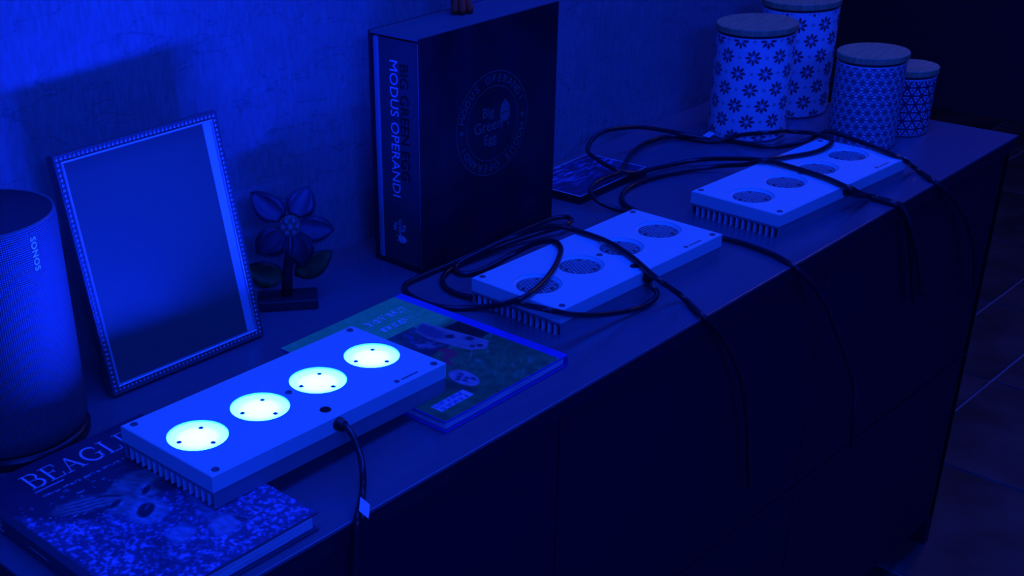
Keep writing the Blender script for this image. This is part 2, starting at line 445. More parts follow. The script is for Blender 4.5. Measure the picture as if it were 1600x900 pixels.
def put(name, me, parent, loc=(0, 0, 0), rot=(0, 0, 0)):
    o = bpy.data.objects.new(name, me); C.objects.link(o); o.parent = parent; o.location = loc; o.rotation_euler = rot
    return o
def lamp(loc, yaw, tilt, lit, label):
    t = empty('aquarium_lamp', loc, label, 'lamp', (0, tilt, yaw), 'flat white lamp panels on the sideboard')
    put('face_plate', ME_PLATE, t)
    hb = put('heatsink_base', ME['base'], t)
    put('side_fin', ME['outer'], t, (0, -LW/2 + 0.0006, 0))
    put('side_fin', ME['outer'], t, (0, LW/2 - 0.0006, 0), (0, 0, PI))
    n = 15
    for k in range(1, n):
        put('fin', ME['fin'], t, (0, -LW/2 + 0.001 + (LW - 0.002) * k / n, 0))
    for i in range(4):
        c = put('reflector_cup', ME['glowcup' if lit else 'cup'], t, ((i - 1.5) * SP, 0, 0))
        if lit: c['label'] = 'glowing reflector cup'
        put('lens', ME['glowlens' if lit else 'lens'], c)
        if not lit:
            ch = put('led_chips', ME['chips'], c); ch['kind'] = 'stuff'
        for a in (162, 42, -78):
            put('screw', ME['screw'], c, (0.0185 * math.cos(math.radians(a)), 0.0185 * math.sin(math.radians(a)), CZ - 0.0014))
    for sx in (-1, 1):
        for sy in (-1, 1):
            put('corner_screw', ME['corner'], t, (sx * 0.1445, sy * 0.0612, LH))
    put('corner_screw', ME['corner'], t, (0, 0.001, LH))
    put('button', ME['button'], t, (0.0, -0.0517, LH))
    put('printed_mark', ME['mark'], t, (0.100, -0.0615, LH))
    put('cable_gland', ME['gland'], t, (0.0, -LW/2, LH - LT / 2), (PI / 2, 0, 0))
    return t
lamp((0.7006, 0.8540, H + 0.0174), 0.0140, 0.0270, True, 'switched-on white lamp panel with four glowing cups resting across two books')
lamp((1.2134, 0.8571, H), -0.0377, 0, False, 'unlit white lamp panel in the middle with a black cable looped over it')
lamp((1.6268, 0.8208, H), -0.0615, 0, False, 'unlit white lamp panel farthest right, in front of the patterned jars')

# ------------------------------------------------------------------ cables
K1 = [[0.7037, 0.787, 0.8131], [0.7023, 0.781, 0.8153], [0.7021, 0.772, 0.8132], [0.7001, 0.76, 0.8054], [0.6947, 0.748, 0.7958], [0.6829, 0.733, 0.7878], [0.6758, 0.7265, 0.7742], [0.6577, 0.7114, 0.7742], [0.6417, 0.698, 0.7771], [0.6353, 0.694, 0.762], [0.6324, 0.694, 0.7389], [0.6292, 0.694, 0.7119], [0.6245, 0.694, 0.6475]]
K2 = [[1.2046, 0.781, 0.7904], [1.2021, 0.772, 0.7888], [1.2031, 0.766, 0.7836], [1.1973, 0.766, 0.7772], [1.1722, 0.768, 0.7747], [1.1115, 0.77, 0.7874], [1.0536, 0.772, 0.8066], [1.0013, 0.776, 0.8309], [1.0671, 0.8744, 0.788], [1.072, 0.9129, 0.78], [1.0661, 0.9455, 0.7742], [1.0676, 0.9763, 0.7742], [1.0899, 1.0053, 0.7742], [1.1324, 1.0186, 0.7742], [1.2153, 1.0139, 0.776], [1.281, 0.9971, 0.78], [1.3136, 0.9861, 0.782], [1.3398, 0.9965, 0.78], [1.3447, 1.0143, 0.778], [1.3167, 1.0226, 0.778], [1.2635, 1.0241, 0.778], [1.1869, 1.0261, 0.776], [1.1234, 1.0278, 0.7742], [1.0758, 1.0291, 0.7742], [1.04, 1.0243, 0.7742], [1.0216, 0.9892, 0.7742], [1.0236, 0.9467, 0.7742], [1.047, 0.9164, 0.7742], [1.0568, 0.89, 0.782], [1.04, 0.8568, 0.801], [1.046, 0.8431, 0.8086], [1.0777, 0.8473, 0.8086], [1.1233, 0.8628, 0.8086], [1.1652, 0.8832, 0.8086], [1.1942, 0.9029, 0.8086], [1.2059, 0.9221, 0.8086], [1.2036, 0.9484, 0.8], [1.1884, 0.9752, 0.782], [1.1423, 0.9839, 0.7742], [1.1144, 0.9949, 0.7742], [1.1246, 1.0149, 0.776], [1.1629, 1.0127, 0.782], [1.2187, 1.0007, 0.79], [1.2393, 0.9648, 0.806], [1.2455, 0.944, 0.811], [1.2525, 0.9238, 0.8086], [1.2462, 0.8697, 0.8086], [1.2262, 0.8222, 0.8086], [1.1947, 0.7686, 0.8086], [1.1893, 0.7524, 0.806], [1.2109, 0.7516, 0.79], [1.2241, 0.746, 0.778], [1.217, 0.728, 0.7742], [1.199, 0.7002, 0.7742], [1.2122, 0.699, 0.7633], [1.221, 0.695, 0.7531], [1.2426, 0.69, 0.7241], [1.274, 0.685, 0.6704], [1.3034, 0.685, 0.5949], [1.3278, 0.685, 0.4876]]
K3 = [[1.7388, 0.672, 0.6254], [1.7079, 0.675, 0.6938], [1.6875, 0.685, 0.7451], [1.6836, 0.699, 0.7699], [1.6772, 0.7083, 0.7742], [1.6803, 0.7371, 0.7742], [1.6319, 0.735, 0.7939], [1.6067, 0.7366, 0.806], [1.6071, 0.749, 0.8086], [1.6208, 0.782, 0.8086], [1.6331, 0.8365, 0.8086], [1.6374, 0.8815, 0.8086], [1.6584, 0.9408, 0.794], [1.6563, 1.003, 0.78], [1.597, 1.0307, 0.778], [1.5301, 1.0355, 0.786], [1.5129, 1.052, 0.794], [1.5314, 1.1003, 0.796], [1.552, 1.13, 0.7978], [1.5637, 1.13, 0.8119], [1.582, 1.125, 0.8193], [1.6128, 1.12, 0.8177], [1.6579, 1.11, 0.8106], [1.7331, 1.1, 0.7868], [1.7642, 1.0605, 0.776], [1.7815, 1.0251, 0.7742], [1.7913, 0.964, 0.7742], [1.8319, 0.9331, 0.776], [1.8459, 0.9108, 0.79], [1.8018, 0.8726, 0.812], [1.7958, 0.8259, 0.8086], [1.7697, 0.7665, 0.8086], [1.7694, 0.743, 0.803], [1.8122, 0.7486, 0.782], [1.8196, 0.7395, 0.7742], [1.7939, 0.709, 0.7742], [1.7966, 0.698, 0.7673], [1.8359, 0.688, 0.7363], [1.8778, 0.682, 0.6948], [1.9074, 0.678, 0.6553], [1.9264, 0.676, 0.6218], [1.9504, 0.676, 0.5626]]
K4 = [[1.5189, 0.64, 0.479], [1.5042, 0.64, 0.5458], [1.5066, 0.645, 0.5744], [1.4901, 0.65, 0.612], [1.4728, 0.655, 0.6461], [1.4555, 0.664, 0.6854], [1.4325, 0.673, 0.7249], [1.4157, 0.683, 0.7505], [1.4052, 0.692, 0.7645], [1.4008, 0.699, 0.7709], [1.4048, 0.7173, 0.7742], [1.4129, 0.737, 0.7742], [1.4216, 0.7875, 0.7742], [1.4206, 0.8169, 0.7742], [1.4245, 0.8629, 0.7742], [1.4253, 0.9034, 0.7742], [1.4281, 0.9466, 0.7742], [1.4187, 0.9827, 0.776], [1.41, 1.0039, 0.784], [1.415, 1.0212, 0.79], [1.4368, 1.0364, 0.791], [1.47, 1.0431, 0.791], [1.5096, 1.0427, 0.791], [1.5508, 1.0608, 0.791], [1.6291, 1.0994, 0.782], [1.6995, 1.1182, 0.776], [1.7477, 1.1086, 0.7742], [1.7547, 1.0659, 0.7742], [1.7657, 1.0405, 0.7742], [1.7827, 1.0156, 0.784], [1.7881, 0.965, 0.7972], [1.8611, 0.9557, 0.782], [1.8136, 0.8895, 0.8], [1.7687, 0.8514, 0.8086], [1.715, 0.8474, 0.8086], [1.665, 0.8693, 0.8086], [1.6299, 0.8844, 0.81], [1.6413, 0.9149, 0.795], [1.648, 0.9649, 0.78], [1.6045, 1.002, 0.775], [1.5419, 1.0205, 0.7742], [1.4865, 1.0148, 0.7742], [1.4476, 0.9871, 0.7742], [1.4203, 0.9363, 0.778], [1.416, 0.8921, 0.7742], [1.4161, 0.8477, 0.7742]]
K5 = [[1.6294, 0.753, 0.8006], [1.6289, 0.745, 0.798], [1.669, 0.7468, 0.778], [1.6735, 0.721, 0.7742], [1.6713, 0.7036, 0.7742], [1.6833, 0.699, 0.7653], [1.6913, 0.69, 0.7427], [1.7112, 0.685, 0.6902], [1.7439, 0.683, 0.6103]]
TAG1 = [(0.6588, 0.7119, 0.7825), (0.642, 0.6964, 0.7825), (0.6393, 0.6814, 0.7825), (0.6558, 0.6965, 0.7825)]
TAG2 = [(1.7633, 1.0627, 0.780), (1.7893, 1.0676, 0.780), (1.7866, 1.0542, 0.780), (1.7607, 1.0494, 0.780)]

R_CABLE = 0.0034
def cable(name, pts, label):
    bm = B(); tube(bm, spline(pts), R_CABLE, 8)
    return tag(obj(name, bm, M_CABLE, None, True), label, 'cable', 'black lamp cables')
k1 = cable('power_cable', K1, 'black power cable running from the glowing lamp over the sideboard front edge')
k2 = cable('power_cable', K2, 'black power cable looping around and across the middle unlit lamp')
k3 = cable('power_cable', K3, 'black power cable draped over the far right lamp and around the jars')
k4 = cable('power_cable', K4, 'black power cable looped over the small booklet, hanging in a long curve off the front')
k5 = cable('power_cable', K5, 'short black power cable from the far right lamp down the sideboard front')
def paper_tag(c, pts, th):
    bm = B(); n = (Vector(pts[1]) - Vector(pts[0])).cross(Vector(pts[3]) - Vector(pts[0])).normalized() * th
    a = [bm.verts.new(Vector(p)) for p in pts]; b = [bm.verts.new(Vector(p) + n) for p in pts]
    bm.faces.new(a); bm.faces.new(b[::-1])
    for i in range(4):
        j = (i + 1) % 4; bm.faces.new((a[i], a[j], b[j], b[i]))
    o = obj('paper_label', bm, M_LABEL, c); o['label'] = 'white paper label'
paper_tag(k1, TAG1, 0.0006)
paper_tag(k3, TAG2, 0.0006)

# ------------------------------------------------------------------ flat books
M_COVER = mat('printed_cover', (0.3, 0.3, 0.3), 0.42, attr='print')
def book(name, x, y, yaw, l, w, t, label, spine_side, spine_mat, paint, nx, ny, board_mat):
    b = empty(name, (x, y, H), label, 'book', (0, 0, yaw))
    ct = 0.0024
    bm = B(); box(bm, 0, l, 0, w, 0, ct, bevel=0.0007); obj('back_cover', bm, board_mat, b)
    bm = B(); box(bm, 0, l, 0, w, t - ct, t - 0.00015, bevel=0.0007); fc = obj('front_cover', bm, board_mat, b)
    s0, s1 = (0.003, l - 0.004) if spine_side < 0 else (0.004, l - 0.003)
    bm = B(); box(bm, s0, s1, 0.004, w - 0.004, ct, t - ct); obj('page_block', bm, M_PAGES, b)
    bm = B()
    if spine_side < 0: box(bm, -0.0008, 0.0022, 0, w, 0.0003, t - 0.0003, bevel=0.0010)
    else: box(bm, l - 0.0022, l + 0.0008, 0, w, 0.0003, t - 0.0003, bevel=0.0010)
    sp = obj('spine', bm, spine_mat, b)
    e = 0.0008
    gx, gy = np.meshgrid(np.linspace(e, l - e, nx), np.linspace(e, w - e, ny), indexing='ij')
    pos = np.stack([gx, gy, np.full_like(gx, t + 0.00005)], -1)
    pr = grid_print('cover_print', nx, ny, pos, paint(gx / l, gy / w), M_COVER, fc)
    return b, sp, fc
def paint_dog(u, v):
    col = np.zeros(u.shape + (3,)); col[:] = (0.035, 0.04, 0.075)
    col *= (0.75 + 0.5 * fbm(u * 9, v * 9, 4))[..., None]
    sp = 0.6 * vnoise(u * 78, v * 104, 11) + 0.4 * vnoise(u * 44 + 3, v * 60, 12)
    # white specks scattered over the dark upper part
    m = np.clip((vnoise(u * 60, v * 80, 5) - 0.80) * 9, 0, 1) * np.clip((0.79 - v) * 8, 0, 1) * np.clip((0.72 - u) * 4, 0, 1)
    col = mix(col, (0.55, 0.55, 0.62), m)
    # field of small pale blue flowers below
    edge = np.where(u < 0.25, 0.74 - (u - 0.05) * 0.85, 0.56 - 0.05 * u) + 0.07 * (fbm(u * 14, v * 14, 8) - 0.5)
    field = np.clip((edge - v) * 12, 0, 1)
    spk = 0.20 + 0.75 * np.clip((sp - 0.42) * 2.6, 0, 1) ** 1.4
    spk = spk * (0.55 + 0.7 * fbm(u * 7, v * 8, 21))
    fcol = np.stack([spk * 0.5, spk * 0.5, spk], -1)
    col = col * (1 - field[..., None]) + fcol * field[..., None]
    for cx, cy, r in ((0.22, 0.42, .030), (0.30, 0.36, .028), (0.20, 0.30, .03), (0.36, 0.22, .05), (0.30, 0.15, .035)):
        col = mix(col, (0.03, 0.05, 0.10), 0.55 * ell(u, v, cx, cy, r, r * .7, 0.4, .7))
    fur = 0.55 + 0.9 * vnoise(u * 70 + v * 30, v * 34 - u * 12, 31)
    wob = 0.02 * (fbm(u * 18, v * 18, 77) - 0.5)
    U, V = u + wob, v - wob
    def fill(c, m, k=1.0):
        return col * (1 - m[..., None]) + np.array(c) * (fur ** k)[..., None] * m[..., None]
    # puppy: ear, head, muzzle, paws
    col = fill((0.22, 0.18, 0.20), 0.9 * ell(U, V, 0.325, 0.620, 0.145, 0.050, -0.22, .35))
    for k in range(4):
        col = mix(col, (0.42, 0.38, 0.46), 0.6 * ell(U, V, 0.30 + .018 * k, 0.592 + 0.017 * k, 0.11, 0.0055, -0.27, .6))
        col = mix(col, (0.05, 0.045, 0.08), 0.6 * ell(U, V, 0.30 + .018 * k, 0.600 + 0.017 * k, 0.11, 0.0045, -0.27, .6))
    col = fill((0.30, 0.22, 0.23), ell(U, V, 0.585, 0.585, 0.155, 0.088, 0.05, .30))
    col = fill((0.26, 0.21, 0.24), 0.9 * ell(U, V, 0.485, 0.545, 0.115, 0.075, 0.5, .4))
    col = mix(col, (0.02, 0.02, 0.04), 0.85 * ell(U, V, 0.435, 0.605, 0.055, 0.010, -0.6, .5))
    col = fill((0.40, 0.39, 0.48), 0.75 * ell(U, V, 0.575, 0.543, 0.060, 0.026, 0.5, .5))
    col = mix(col, (0.02, 0.02, 0.05), 0.95 * ell(u, v, 0.585, 0.540, 0.040, 0.013, 0.45, .35))
    col = fill((0.36, 0.35, 0.44), 0.7 * ell(U, V, 0.425, 0.540, 0.060, 0.024, 0.3, .5))
    col = mix(col, (0.02, 0.02, 0.05), 0.95 * ell(u, v, 0.420, 0.547, 0.042, 0.013, 0.25, .35))
    col = mix(col, (0.03, 0.03, 0.06), 0.8 * ell(U, V, 0.665, 0.520, 0.045, 0.055, 0.4, .5))
    col = fill((0.46, 0.47, 0.58), 0.9 * ell(U, V, 0.485, 0.428, 0.092, 0.066, 0.25, .35), 0.8)
    for k in range(4):
        rr = (u - 0.485) ** 2 / (0.066 + .011 * k) ** 2 + (v - 0.432) ** 2 / (0.046 + .008 * k) ** 2
        col = mix(col, (0.12, 0.13, 0.26), 0.55 * np.clip(1 - np.abs(rr - 1) * 7, 0, 1))
    col = mix(col, (0.02, 0.02, 0.045), 0.97 * ell(U, V, 0.480, 0.438, 0.058, 0.030, 0.3, .25))
    col = mix(col, (0.20, 0.21, 0.30), 0.6 * ell(U, V, 0.500, 0.447, 0.024, 0.004, 0.35, .6))
    col = mix(col, (0.07, 0.09, 0.17), 0.7 * ell(U, V, 0.60, 0.30, 0.105, 0.095, 0.2, .5) * np.clip(1.5 - 1.6 * vnoise(u * 64, v * 80, 9), 0, 1))
    col = fill((0.26, 0.30, 0.46), 0.6 * ell(U, V, 0.69, 0.33, 0.042, 0.12, -0.5, .6))
    col = fill((0.34, 0.40, 0.58), 0.75 * ell(U, V, 0.475, 0.235, 0.066, 0.045, 0.3, .6), 0.6)
    col = fill((0.34, 0.38, 0.54), 0.8 * ell(U, V, 0.655, 0.170, 0.075, 0.050, 0.4, .5), 0.6)
    col = mix(col, (0.03, 0.03, 0.06), 0.8 * ell(U, V, 0.728, 0.162, 0.016, 0.034, 0.3, .5))
    # plain bar at the hinge and rule under the title
    col = mix(col, (0.035, 0.06, 0.075), np.clip((0.045 - u) * 90, 0, 1))
    col = mix(col, (0.6, 0.6, 0.66), ((np.abs(v - 0.8145) < 0.003) & (u > 0.215) & (u < 0.372)) * 0.9)
    row = (np.abs(v - 0.770) < 0.0065) & (u > 0.215) & (u < 0.80)
    col = mix(col, (0.55, 0.55, 0.62), row * np.clip((vnoise(u * 130, v * 260, 44) - 0.45) * 4, 0, 1) * (np.mod(u * 9, 1) < 0.86))
    return col
M_DOGBOARD = mat('navy_board', (0.05, 0.07, 0.10), 0.45)
b1, sp1, fc1 = book('picture_book', 0.4096, 0.7142, 0.0035, 0.2001, 0.2678, 0.01965,
    'large picture book with a puppy among blue flowers under the glowing lamp', -1, M_DOGBOARD, paint_dog, 320, 420, M_DOGBOARD)
# serif capitals of the title, drawn stroke by stroke
def stroke(bm, pts, w, z0, z1, to):
    for (x0, y0), (x1, y1) in zip(pts, pts[1:]):
        dx, dy = x1 - x0, y1 - y0; l = math.hypot(dx, dy) or 1; nx, ny = -dy / l * w / 2, dx / l * w / 2
        prism(bm, [(x0 + nx, y0 + ny), (x0 - nx, y0 - ny), (x1 - nx, y1 - ny), (x1 + nx, y1 + ny)], z0, z1, to)
def arc(cx, cy, rx, ry, a0, a1, n=14):
    return [(cx + rx * math.cos(math.radians(a0 + (a1 - a0) * i / n)), cy + ry * math.sin(math.radians(a0 + (a1 - a0) * i / n))) for i in range(n + 1)]
TH, TN = 0.095, 0.04
def serif(x, y, w=0.26): return ([(x - w/2, y), (x + w/2, y)], TN)
GLY = {
 'B': (0.70, [([(0.14, 0), (0.14, 1)], TH), ([(0, 1), (0.34, 1)], TN), ([(0, 0), (0.36, 0)], TN), ([(0.14, .53), (0.36, .53)], TN),
              (arc(0.34, .765, .22, .235, -90, 90), 0.09), (arc(0.36, .265, .26, .265, -90, 90), 0.10)]),
 'E': (0.66, [([(0.14, 0), (0.14, 1)], TH), ([(0, 1), (0.56, 1)], TN), ([(0, 0), (0.60, 0)], TN), ([(0.14, .53), (0.42, .53)], TN),
              ([(0.56, 1), (0.57, .80)], TN), ([(0.60, 0), (0.62, .24)], TN), ([(0.42, .63), (0.42, .43)], TN)]),
 'A': (0.80, [([(0.10, 0), (0.38, 1)], TN), ([(0.38, 1), (0.68, 0)], TH), ([(0.20, .36), (0.57, .36)], TN), serif(0.10, 0), serif(0.68, 0, .30)]),
 'G': (0.82, [(arc(0.42, .5, .37, .5, 48, 312, 24), 0.10), ([(0.67, .05), (0.67, .42)], TH), serif(0.66, .43, .30), ([(0.67, .87), (0.68, .70)], TN)]),
 'L': (0.64, [([(0.14, 0), (0.14, 1)], TH), serif(0.14, 1, .28), ([(0, 0), (0.56, 0)], TN), ([(0.56, 0), (0.59, .26)], TN)]),
}
def serif_word(word, h, gap, to, z0=0.0, z1=0.0002):
    bm = B(); x = 0
    for ch in word:
        w, strokes = GLY[ch]
        for pts, tw in strokes: stroke(bm, [(x + p[0] * h, p[1] * h) for p in pts], tw * h, z0, z1, to)
        x += w * h + gap
    return bm, x - gap
M_INK = mat('pale_print', (0.72, 0.72, 0.76), 0.5)
bm, wd = serif_word('BEAGLE', 0.0265, 0.0021, lambda x, y, z: (x, y, z))
o = obj('title_lettering', bm, M_INK, fc1); o.location = (0.0445, 0.2245, 0.0197)
bm, wd = serif_word('BEAGLE', 0.0115, 0.0016, lambda x, y, z: (x, y, z))
o = obj('spine_lettering', bm, M_INK, sp1); basis(o, (0, -1, 0), (0, 0, 1), (-0.00085, 0.262, 0.0042))
o2 = obj('spine_rule', box(B(), -0.00095, -0.0008, 0.128, 0.160, 0.0095, 0.0101), M_INK, sp1)

def paint_garden(u, v):
    col = np.zeros(u.shape + (3,))
    n = fbm(u * 26, v * 32, 51)
    grass = np.stack([0.03 + 0.02 * n, 0.10 + 0.26 * n, 0.03 + 0.08 * n], -1)
    streak = vnoise(u * 14 + v * 9, v * 70 - u * 40, 17)
    grass += np.clip((streak - 0.66) * 3, 0, 1)[..., None] * np.array((0.03, 0.16, 0.13)) * np.clip((u - .38) * 4, 0, 1)[..., None]
    col[:] = grass
    grn = np.clip((v - 0.60 + (0.93 - u) * 0.10) * 20, 0, 1)
    gcol = np.stack([0.06 + 0.03 * n, 0.75 + 0.25 * n, 0.16 + 0.10 * n], -1)
    col = col * (1 - grn[..., None]) + gcol * grn[..., None]
    col = mix(col, (0.012, 0.014, 0.02), ((u > 0.70) & (u < 0.925) & (v > 0.39) & (v < 0.585)) * 0.93)
    dk = ((u > 0.30) & (u < 0.70) & (v > 0.44) & (v < 0.70))
    col = mix(col, (0.02, 0.025, 0.075), dk * (0.7 + 0.3 * n))
    col = mix(col, (0.10, 0.10, 0.34), dk * np.clip((vnoise(u * 50, v * 60, 71) - 0.5) * 2, 0, 1) * np.clip((v - .5) * 8, 0, 1))
    def quad(p, soft=120):
        m = np.ones_like(u)
        for (x0, y0), (x1, y1) in zip(p, p[1:] + p[:1]):
            m *= np.clip(((x1 - x0) * (v - y0) - (y1 - y0) * (u - x0)) * -soft / math.hypot(x1 - x0, y1 - y0) + .5, 0, 1)
        return m
    # long pale head of an animal lying across the picture
    head = quad([(0.775, 0.700), (0.845, 0.345), (0.765, 0.300), (0.690, 0.345), (0.640, 0.55), (0.66, 0.66)])
    tex = 0.65 + 0.7 * fbm(u * 34, v * 40, 91)
    col = col * (1 - head[..., None]) + (np.array((0.36, 0.30, 0.31)) * tex[..., None]) * head[..., None]
    col = mix(col, (0.05, 0.05, 0.14), 0.7 * ell(u, v, 0.715, 0.60, 0.055, 0.09, -0.2, .5))
    for cx, cy, r in ((0.800, 0.425, .020), (0.745, 0.505, .022), (0.770, 0.345, .014), (0.735, 0.365, .012)):
        col = mix(col, (0.015, 0.015, 0.05), 0.9 * ell(u, v, cx, cy, r * 1.3, r, 0, .4))
    rim = np.clip(1 - np.abs((u - 0.775) * 0.98 + (v - 0.70) * 0.19) * 160, 0, 1) * ((v > 0.34) & (v < 0.70))
    col = mix(col, (0.62, 0.56, 0.55), 0.8 * rim)
    col = mix(col, (0.40, 0.36, 0.40), 0.75 * ell(u, v, 0.585, 0.52, 0.075, 0.045, -0.6, .5) * np.clip((vnoise(u * 46, v * 52, 33) - .25) * 2, 0, 1))
    col = mix(col, (0.75, 0.05, 0.10), 0.9 * ell(u, v, 0.575, 0.405, 0.055, 0.050, 0.6, .35) * (1 - ell(u, v, 0.540, 0.425, 0.03, 0.028, .4, .4)))
    col = mix(col, (0.75, 0.05, 0.10), 0.9 * ell(u, v, 0.500, 0.345, 0.020, 0.045, -0.6, .4))
    fc = ell(u, v, 0.420, 0.195, 0.062, 0.085, -0.35, .18)
    col = col * (1 - fc[..., None]) + (np.array((0.42, 0.35, 0.40)) * tex[..., None]) * fc[..., None]
    for cx, cy in ((0.440, 0.225), (0.410, 0.215), (0.430, 0.185), (0.400, 0.175), (0.445, 0.160), (0.385, 0.205)):
        col = mix(col, (0.04, 0.03, 0.10), 0.85 * ell(u, v, cx, cy, 0.013, 0.014, 0, .4))
    col = mix(col, (0.02, 0.06, 0.05), 0.75 * ell(u, v, 0.33, 0.16, 0.05, 0.09, 0.2, .6) * (1 - fc))
    # illegible title rows and the small author panel
    for v0, v1, u0, u1, s in ((0.845, 0.895, 0.53, 0.86, 61), (0.755, 0.800, 0.545, 0.855, 62)):
        r = (v > v0) & (v < v1) & (u > u0) & (u < u1) & (np.mod((u - u0) * 27, 1) < 0.78)
        col = mix(col, (0.75, 0.95, 0.95), r * np.clip((vnoise(u * 105, v * 75, s) - 0.42) * 4, 0, 1))
    lab = (u > 0.065) & (u < 0.315) & (v > 0.066) & (v < 0.130)
    col = mix(col, (0.55, 0.62, 0.62), lab * 1.0)
    for v0, v1, s in ((0.071, 0.094, 81), (0.102, 0.126, 82)):
        r = (v > v0) & (v < v1) & (u > 0.075) & (u < 0.285) & (np.mod(u * 62, 1) < 0.8)
        col = mix(col, (0.03, 0.04, 0.40), r * np.clip((vnoise(u * 120, v * 80, s) - 0.35) * 4, 0, 1))
    col = mix(col, (0.04, 0.06, 0.62), np.clip((u - 0.925) * 90, 0, 1) * (0.8 + 0.2 * n))
    return col
M_GARDENBOARD = mat('blue_cloth_board', (0.05, 0.07, 0.40), 0.6)
b2, sp2, fc2 = book('picture_book', 0.8094, 0.7449, 0.0018, 0.1972, 0.2511, 0.01405,
    'thinner green picture book with animal heads and a blue spine', 1, M_GARDENBOARD, paint_garden, 250, 320, M_GARDENBOARD)

def paint_booklet(u, v):
    n = fbm(u * 16, v * 22, 5); s = vnoise(u * 10 + v * 4, v * 60, 9)
    b = 0.07 + 0.65 * np.clip((s - 0.48) * 3, 0, 1) * np.clip((v - 0.25) * 3, 0, 1) * (n > 0.42) + 0.10 * n
    col = np.stack([b * 0.35, b * 0.45, b], -1)
    e = np.minimum(np.minimum(u, 1 - u) * 1.6, np.minimum(v, 1 - v))
    return mix(col, (0.75, 0.77, 0.8), (e < 0.026) * 0.9)
M_BLKBOARD = mat('dark_board', (0.02, 0.02, 0.025), 0.4)
bk = empty('booklet', (1.4136, 1.0374, H), 'small dark booklet with a glossy blue photo beside the tall black slipcase', 'book', (0, 0, 0.012))
lb, wb = 0.1655, 0.108
bm = B(); box(bm, 0, lb, 0, wb, 0.0, 0.0025, bevel=0.0006); obj('back_cover', bm, M_BLKBOARD, bk)
bm = B(); box(bm, 0.001, lb - 0.002, 0.002, wb - 0.002, 0.0025, 0.0095); obj('page_block', bm, M_BLKBOARD, bk)
bm = B(); box(bm, 0, lb, 0, wb, 0.0095, 0.0119, bevel=0.0006); fcb = obj('front_cover', bm, M_BLKBOARD, bk)
gx, gy = np.meshgrid(np.linspace(.0008, lb - .0008, 120), np.linspace(.0008, wb - .0008, 90), indexing='ij')
grid_print('cover_print', 120, 90, np.stack([gx, gy, np.full_like(gx, 0.01205)], -1), paint_booklet(gx / lb, gy / wb), mat('glossy_print', (0.3, 0.3, 0.3), 0.2, attr='print'), fcb)

# ------------------------------------------------------------------ slipcase with its book
SCW, SCD, SCH, TC = 0.2513, 0.0887, 0.2977, 0.0032
M_CASE = mat('slipcase_black', (0.022, 0.014, 0.022), 0.45, spec=0.35, noise=(16, 0.5, 5))
M_GREYINK = mat('grey_foil', (0.12, 0.14, 0.12), 0.45)
sc = empty('slipcase', (1.0861, 1.0353, H), 'tall black slipcase with a round emblem, standing against the wall', 'slipcase', (0, 0, -0.0267))
bm = B(); box(bm, 0, SCW, 0, TC, 0, SCH, bevel=0.0006); front = obj('front_panel', bm, M_CASE, sc)
bm = B(); box(bm, 0, SCW, SCD - TC, SCD, 0, SCH, bevel=0.0006); obj('back_panel', bm, M_CASE, sc)
bm = B(); box(bm, 0, SCW, TC, SCD - TC, SCH - TC, SCH, bevel=0.0006); obj('top_panel', bm, mat('slipcase_top', (0.13, 0.13, 0.135), 0.5), sc)
bm = B(); box(bm, 0, SCW, TC, SCD - TC, 0, TC, bevel=0.0006); obj('bottom_panel', bm, M_CASE, sc)
bm = B(); box(bm, SCW - TC, SCW, TC, SCD - TC, TC, SCH - TC, bevel=0.0004); obj('end_panel', bm, M_CASE, sc)
em = bpy.data.objects.new('emblem', None); C.objects.link(em); em.parent = sc
basis(em, (1, 0, 0), (0, 0, 1), (0.1275, -0.0001, 0.168))
def ring_mesh(r0, r1, z=0.0002, n=72):
    def f(bm):
        a = [bm.verts.new((r0 * math.cos(2*PI*i/n), r0 * math.sin(2*PI*i/n), z)) for i in range(n)]
        b = [bm.verts.new((r1 * math.cos(2*PI*i/n), r1 * math.sin(2*PI*i/n), z)) for i in range(n)]
        for i in range(n):
            j = (i + 1) % n; bm.faces.new((a[i], b[i], b[j], a[j]))
    return f
def joined(name, metas, material, parent):
    """join lettering meshes, each with its own placement matrix"""
    bm = B()
    for me, m in metas:
        t = B(); t.from_mesh(me); t.transform(m); tmp = bpy.data.meshes.new('t'); t.to_mesh(tmp); t.free(); bm.from_mesh(tmp); bpy.data.meshes.remove(tmp)
    me = bpy.data.meshes.new(name); bm.to_mesh(me); bm.free()
    return link_mesh(name, me, material, parent)
bm = B(); ring_mesh(0.0655, 0.0665)(bm); ring_mesh(0.0472, 0.0480)(bm)
o = obj('emblem_ring', bm, M_GREYINK, sc); basis(o, (1, 0, 0), (0, 0, 1), (0.1275, -0.0001, 0.168))
bpy.data.objects.remove(em)
letters = {}
parts = []
def ring_text(word, a_mid, r, size, step):
    for i, ch in enumerate(word):
        if ch == ' ': continue
        if (ch, size) not in letters: letters[(ch, size)] = text_mesh(ch, size, 0.0001)
        a = a_mid - (i - (len(word) - 1) / 2) * step
        parts.append((letters[(ch, size)], Matrix.Translation((r * math.cos(a), r * math.sin(a), 0.0002)) @ Matrix.Rotation(a - PI/2, 4, 'Z')))
ring_text('MODUS OPERANDI', PI/2 + 0.06, 0.0568, 0.0135, 0.190)
ring_text('MODUS OPERANDI', -PI/2 + 0.06, 0.0568, 0.0135, 0.190)
def star():
    bm = B(); prism(bm, [((0.0042 if k % 2 == 0 else 0.0018) * math.cos(PI/2 + k * PI/5), (0.0042 if k % 2 == 0 else 0.0018) * math.sin(PI/2 + k * PI/5)) for k in range(10)], 0, 0.0002)
    me = bpy.data.meshes.new('star'); bm.to_mesh(me); bm.free(); return me
st = star()
for a in (PI, 0): parts.append((st, Matrix.Translation((0.0568 * math.cos(a), 0.0568 * math.sin(a), 0.0001))))
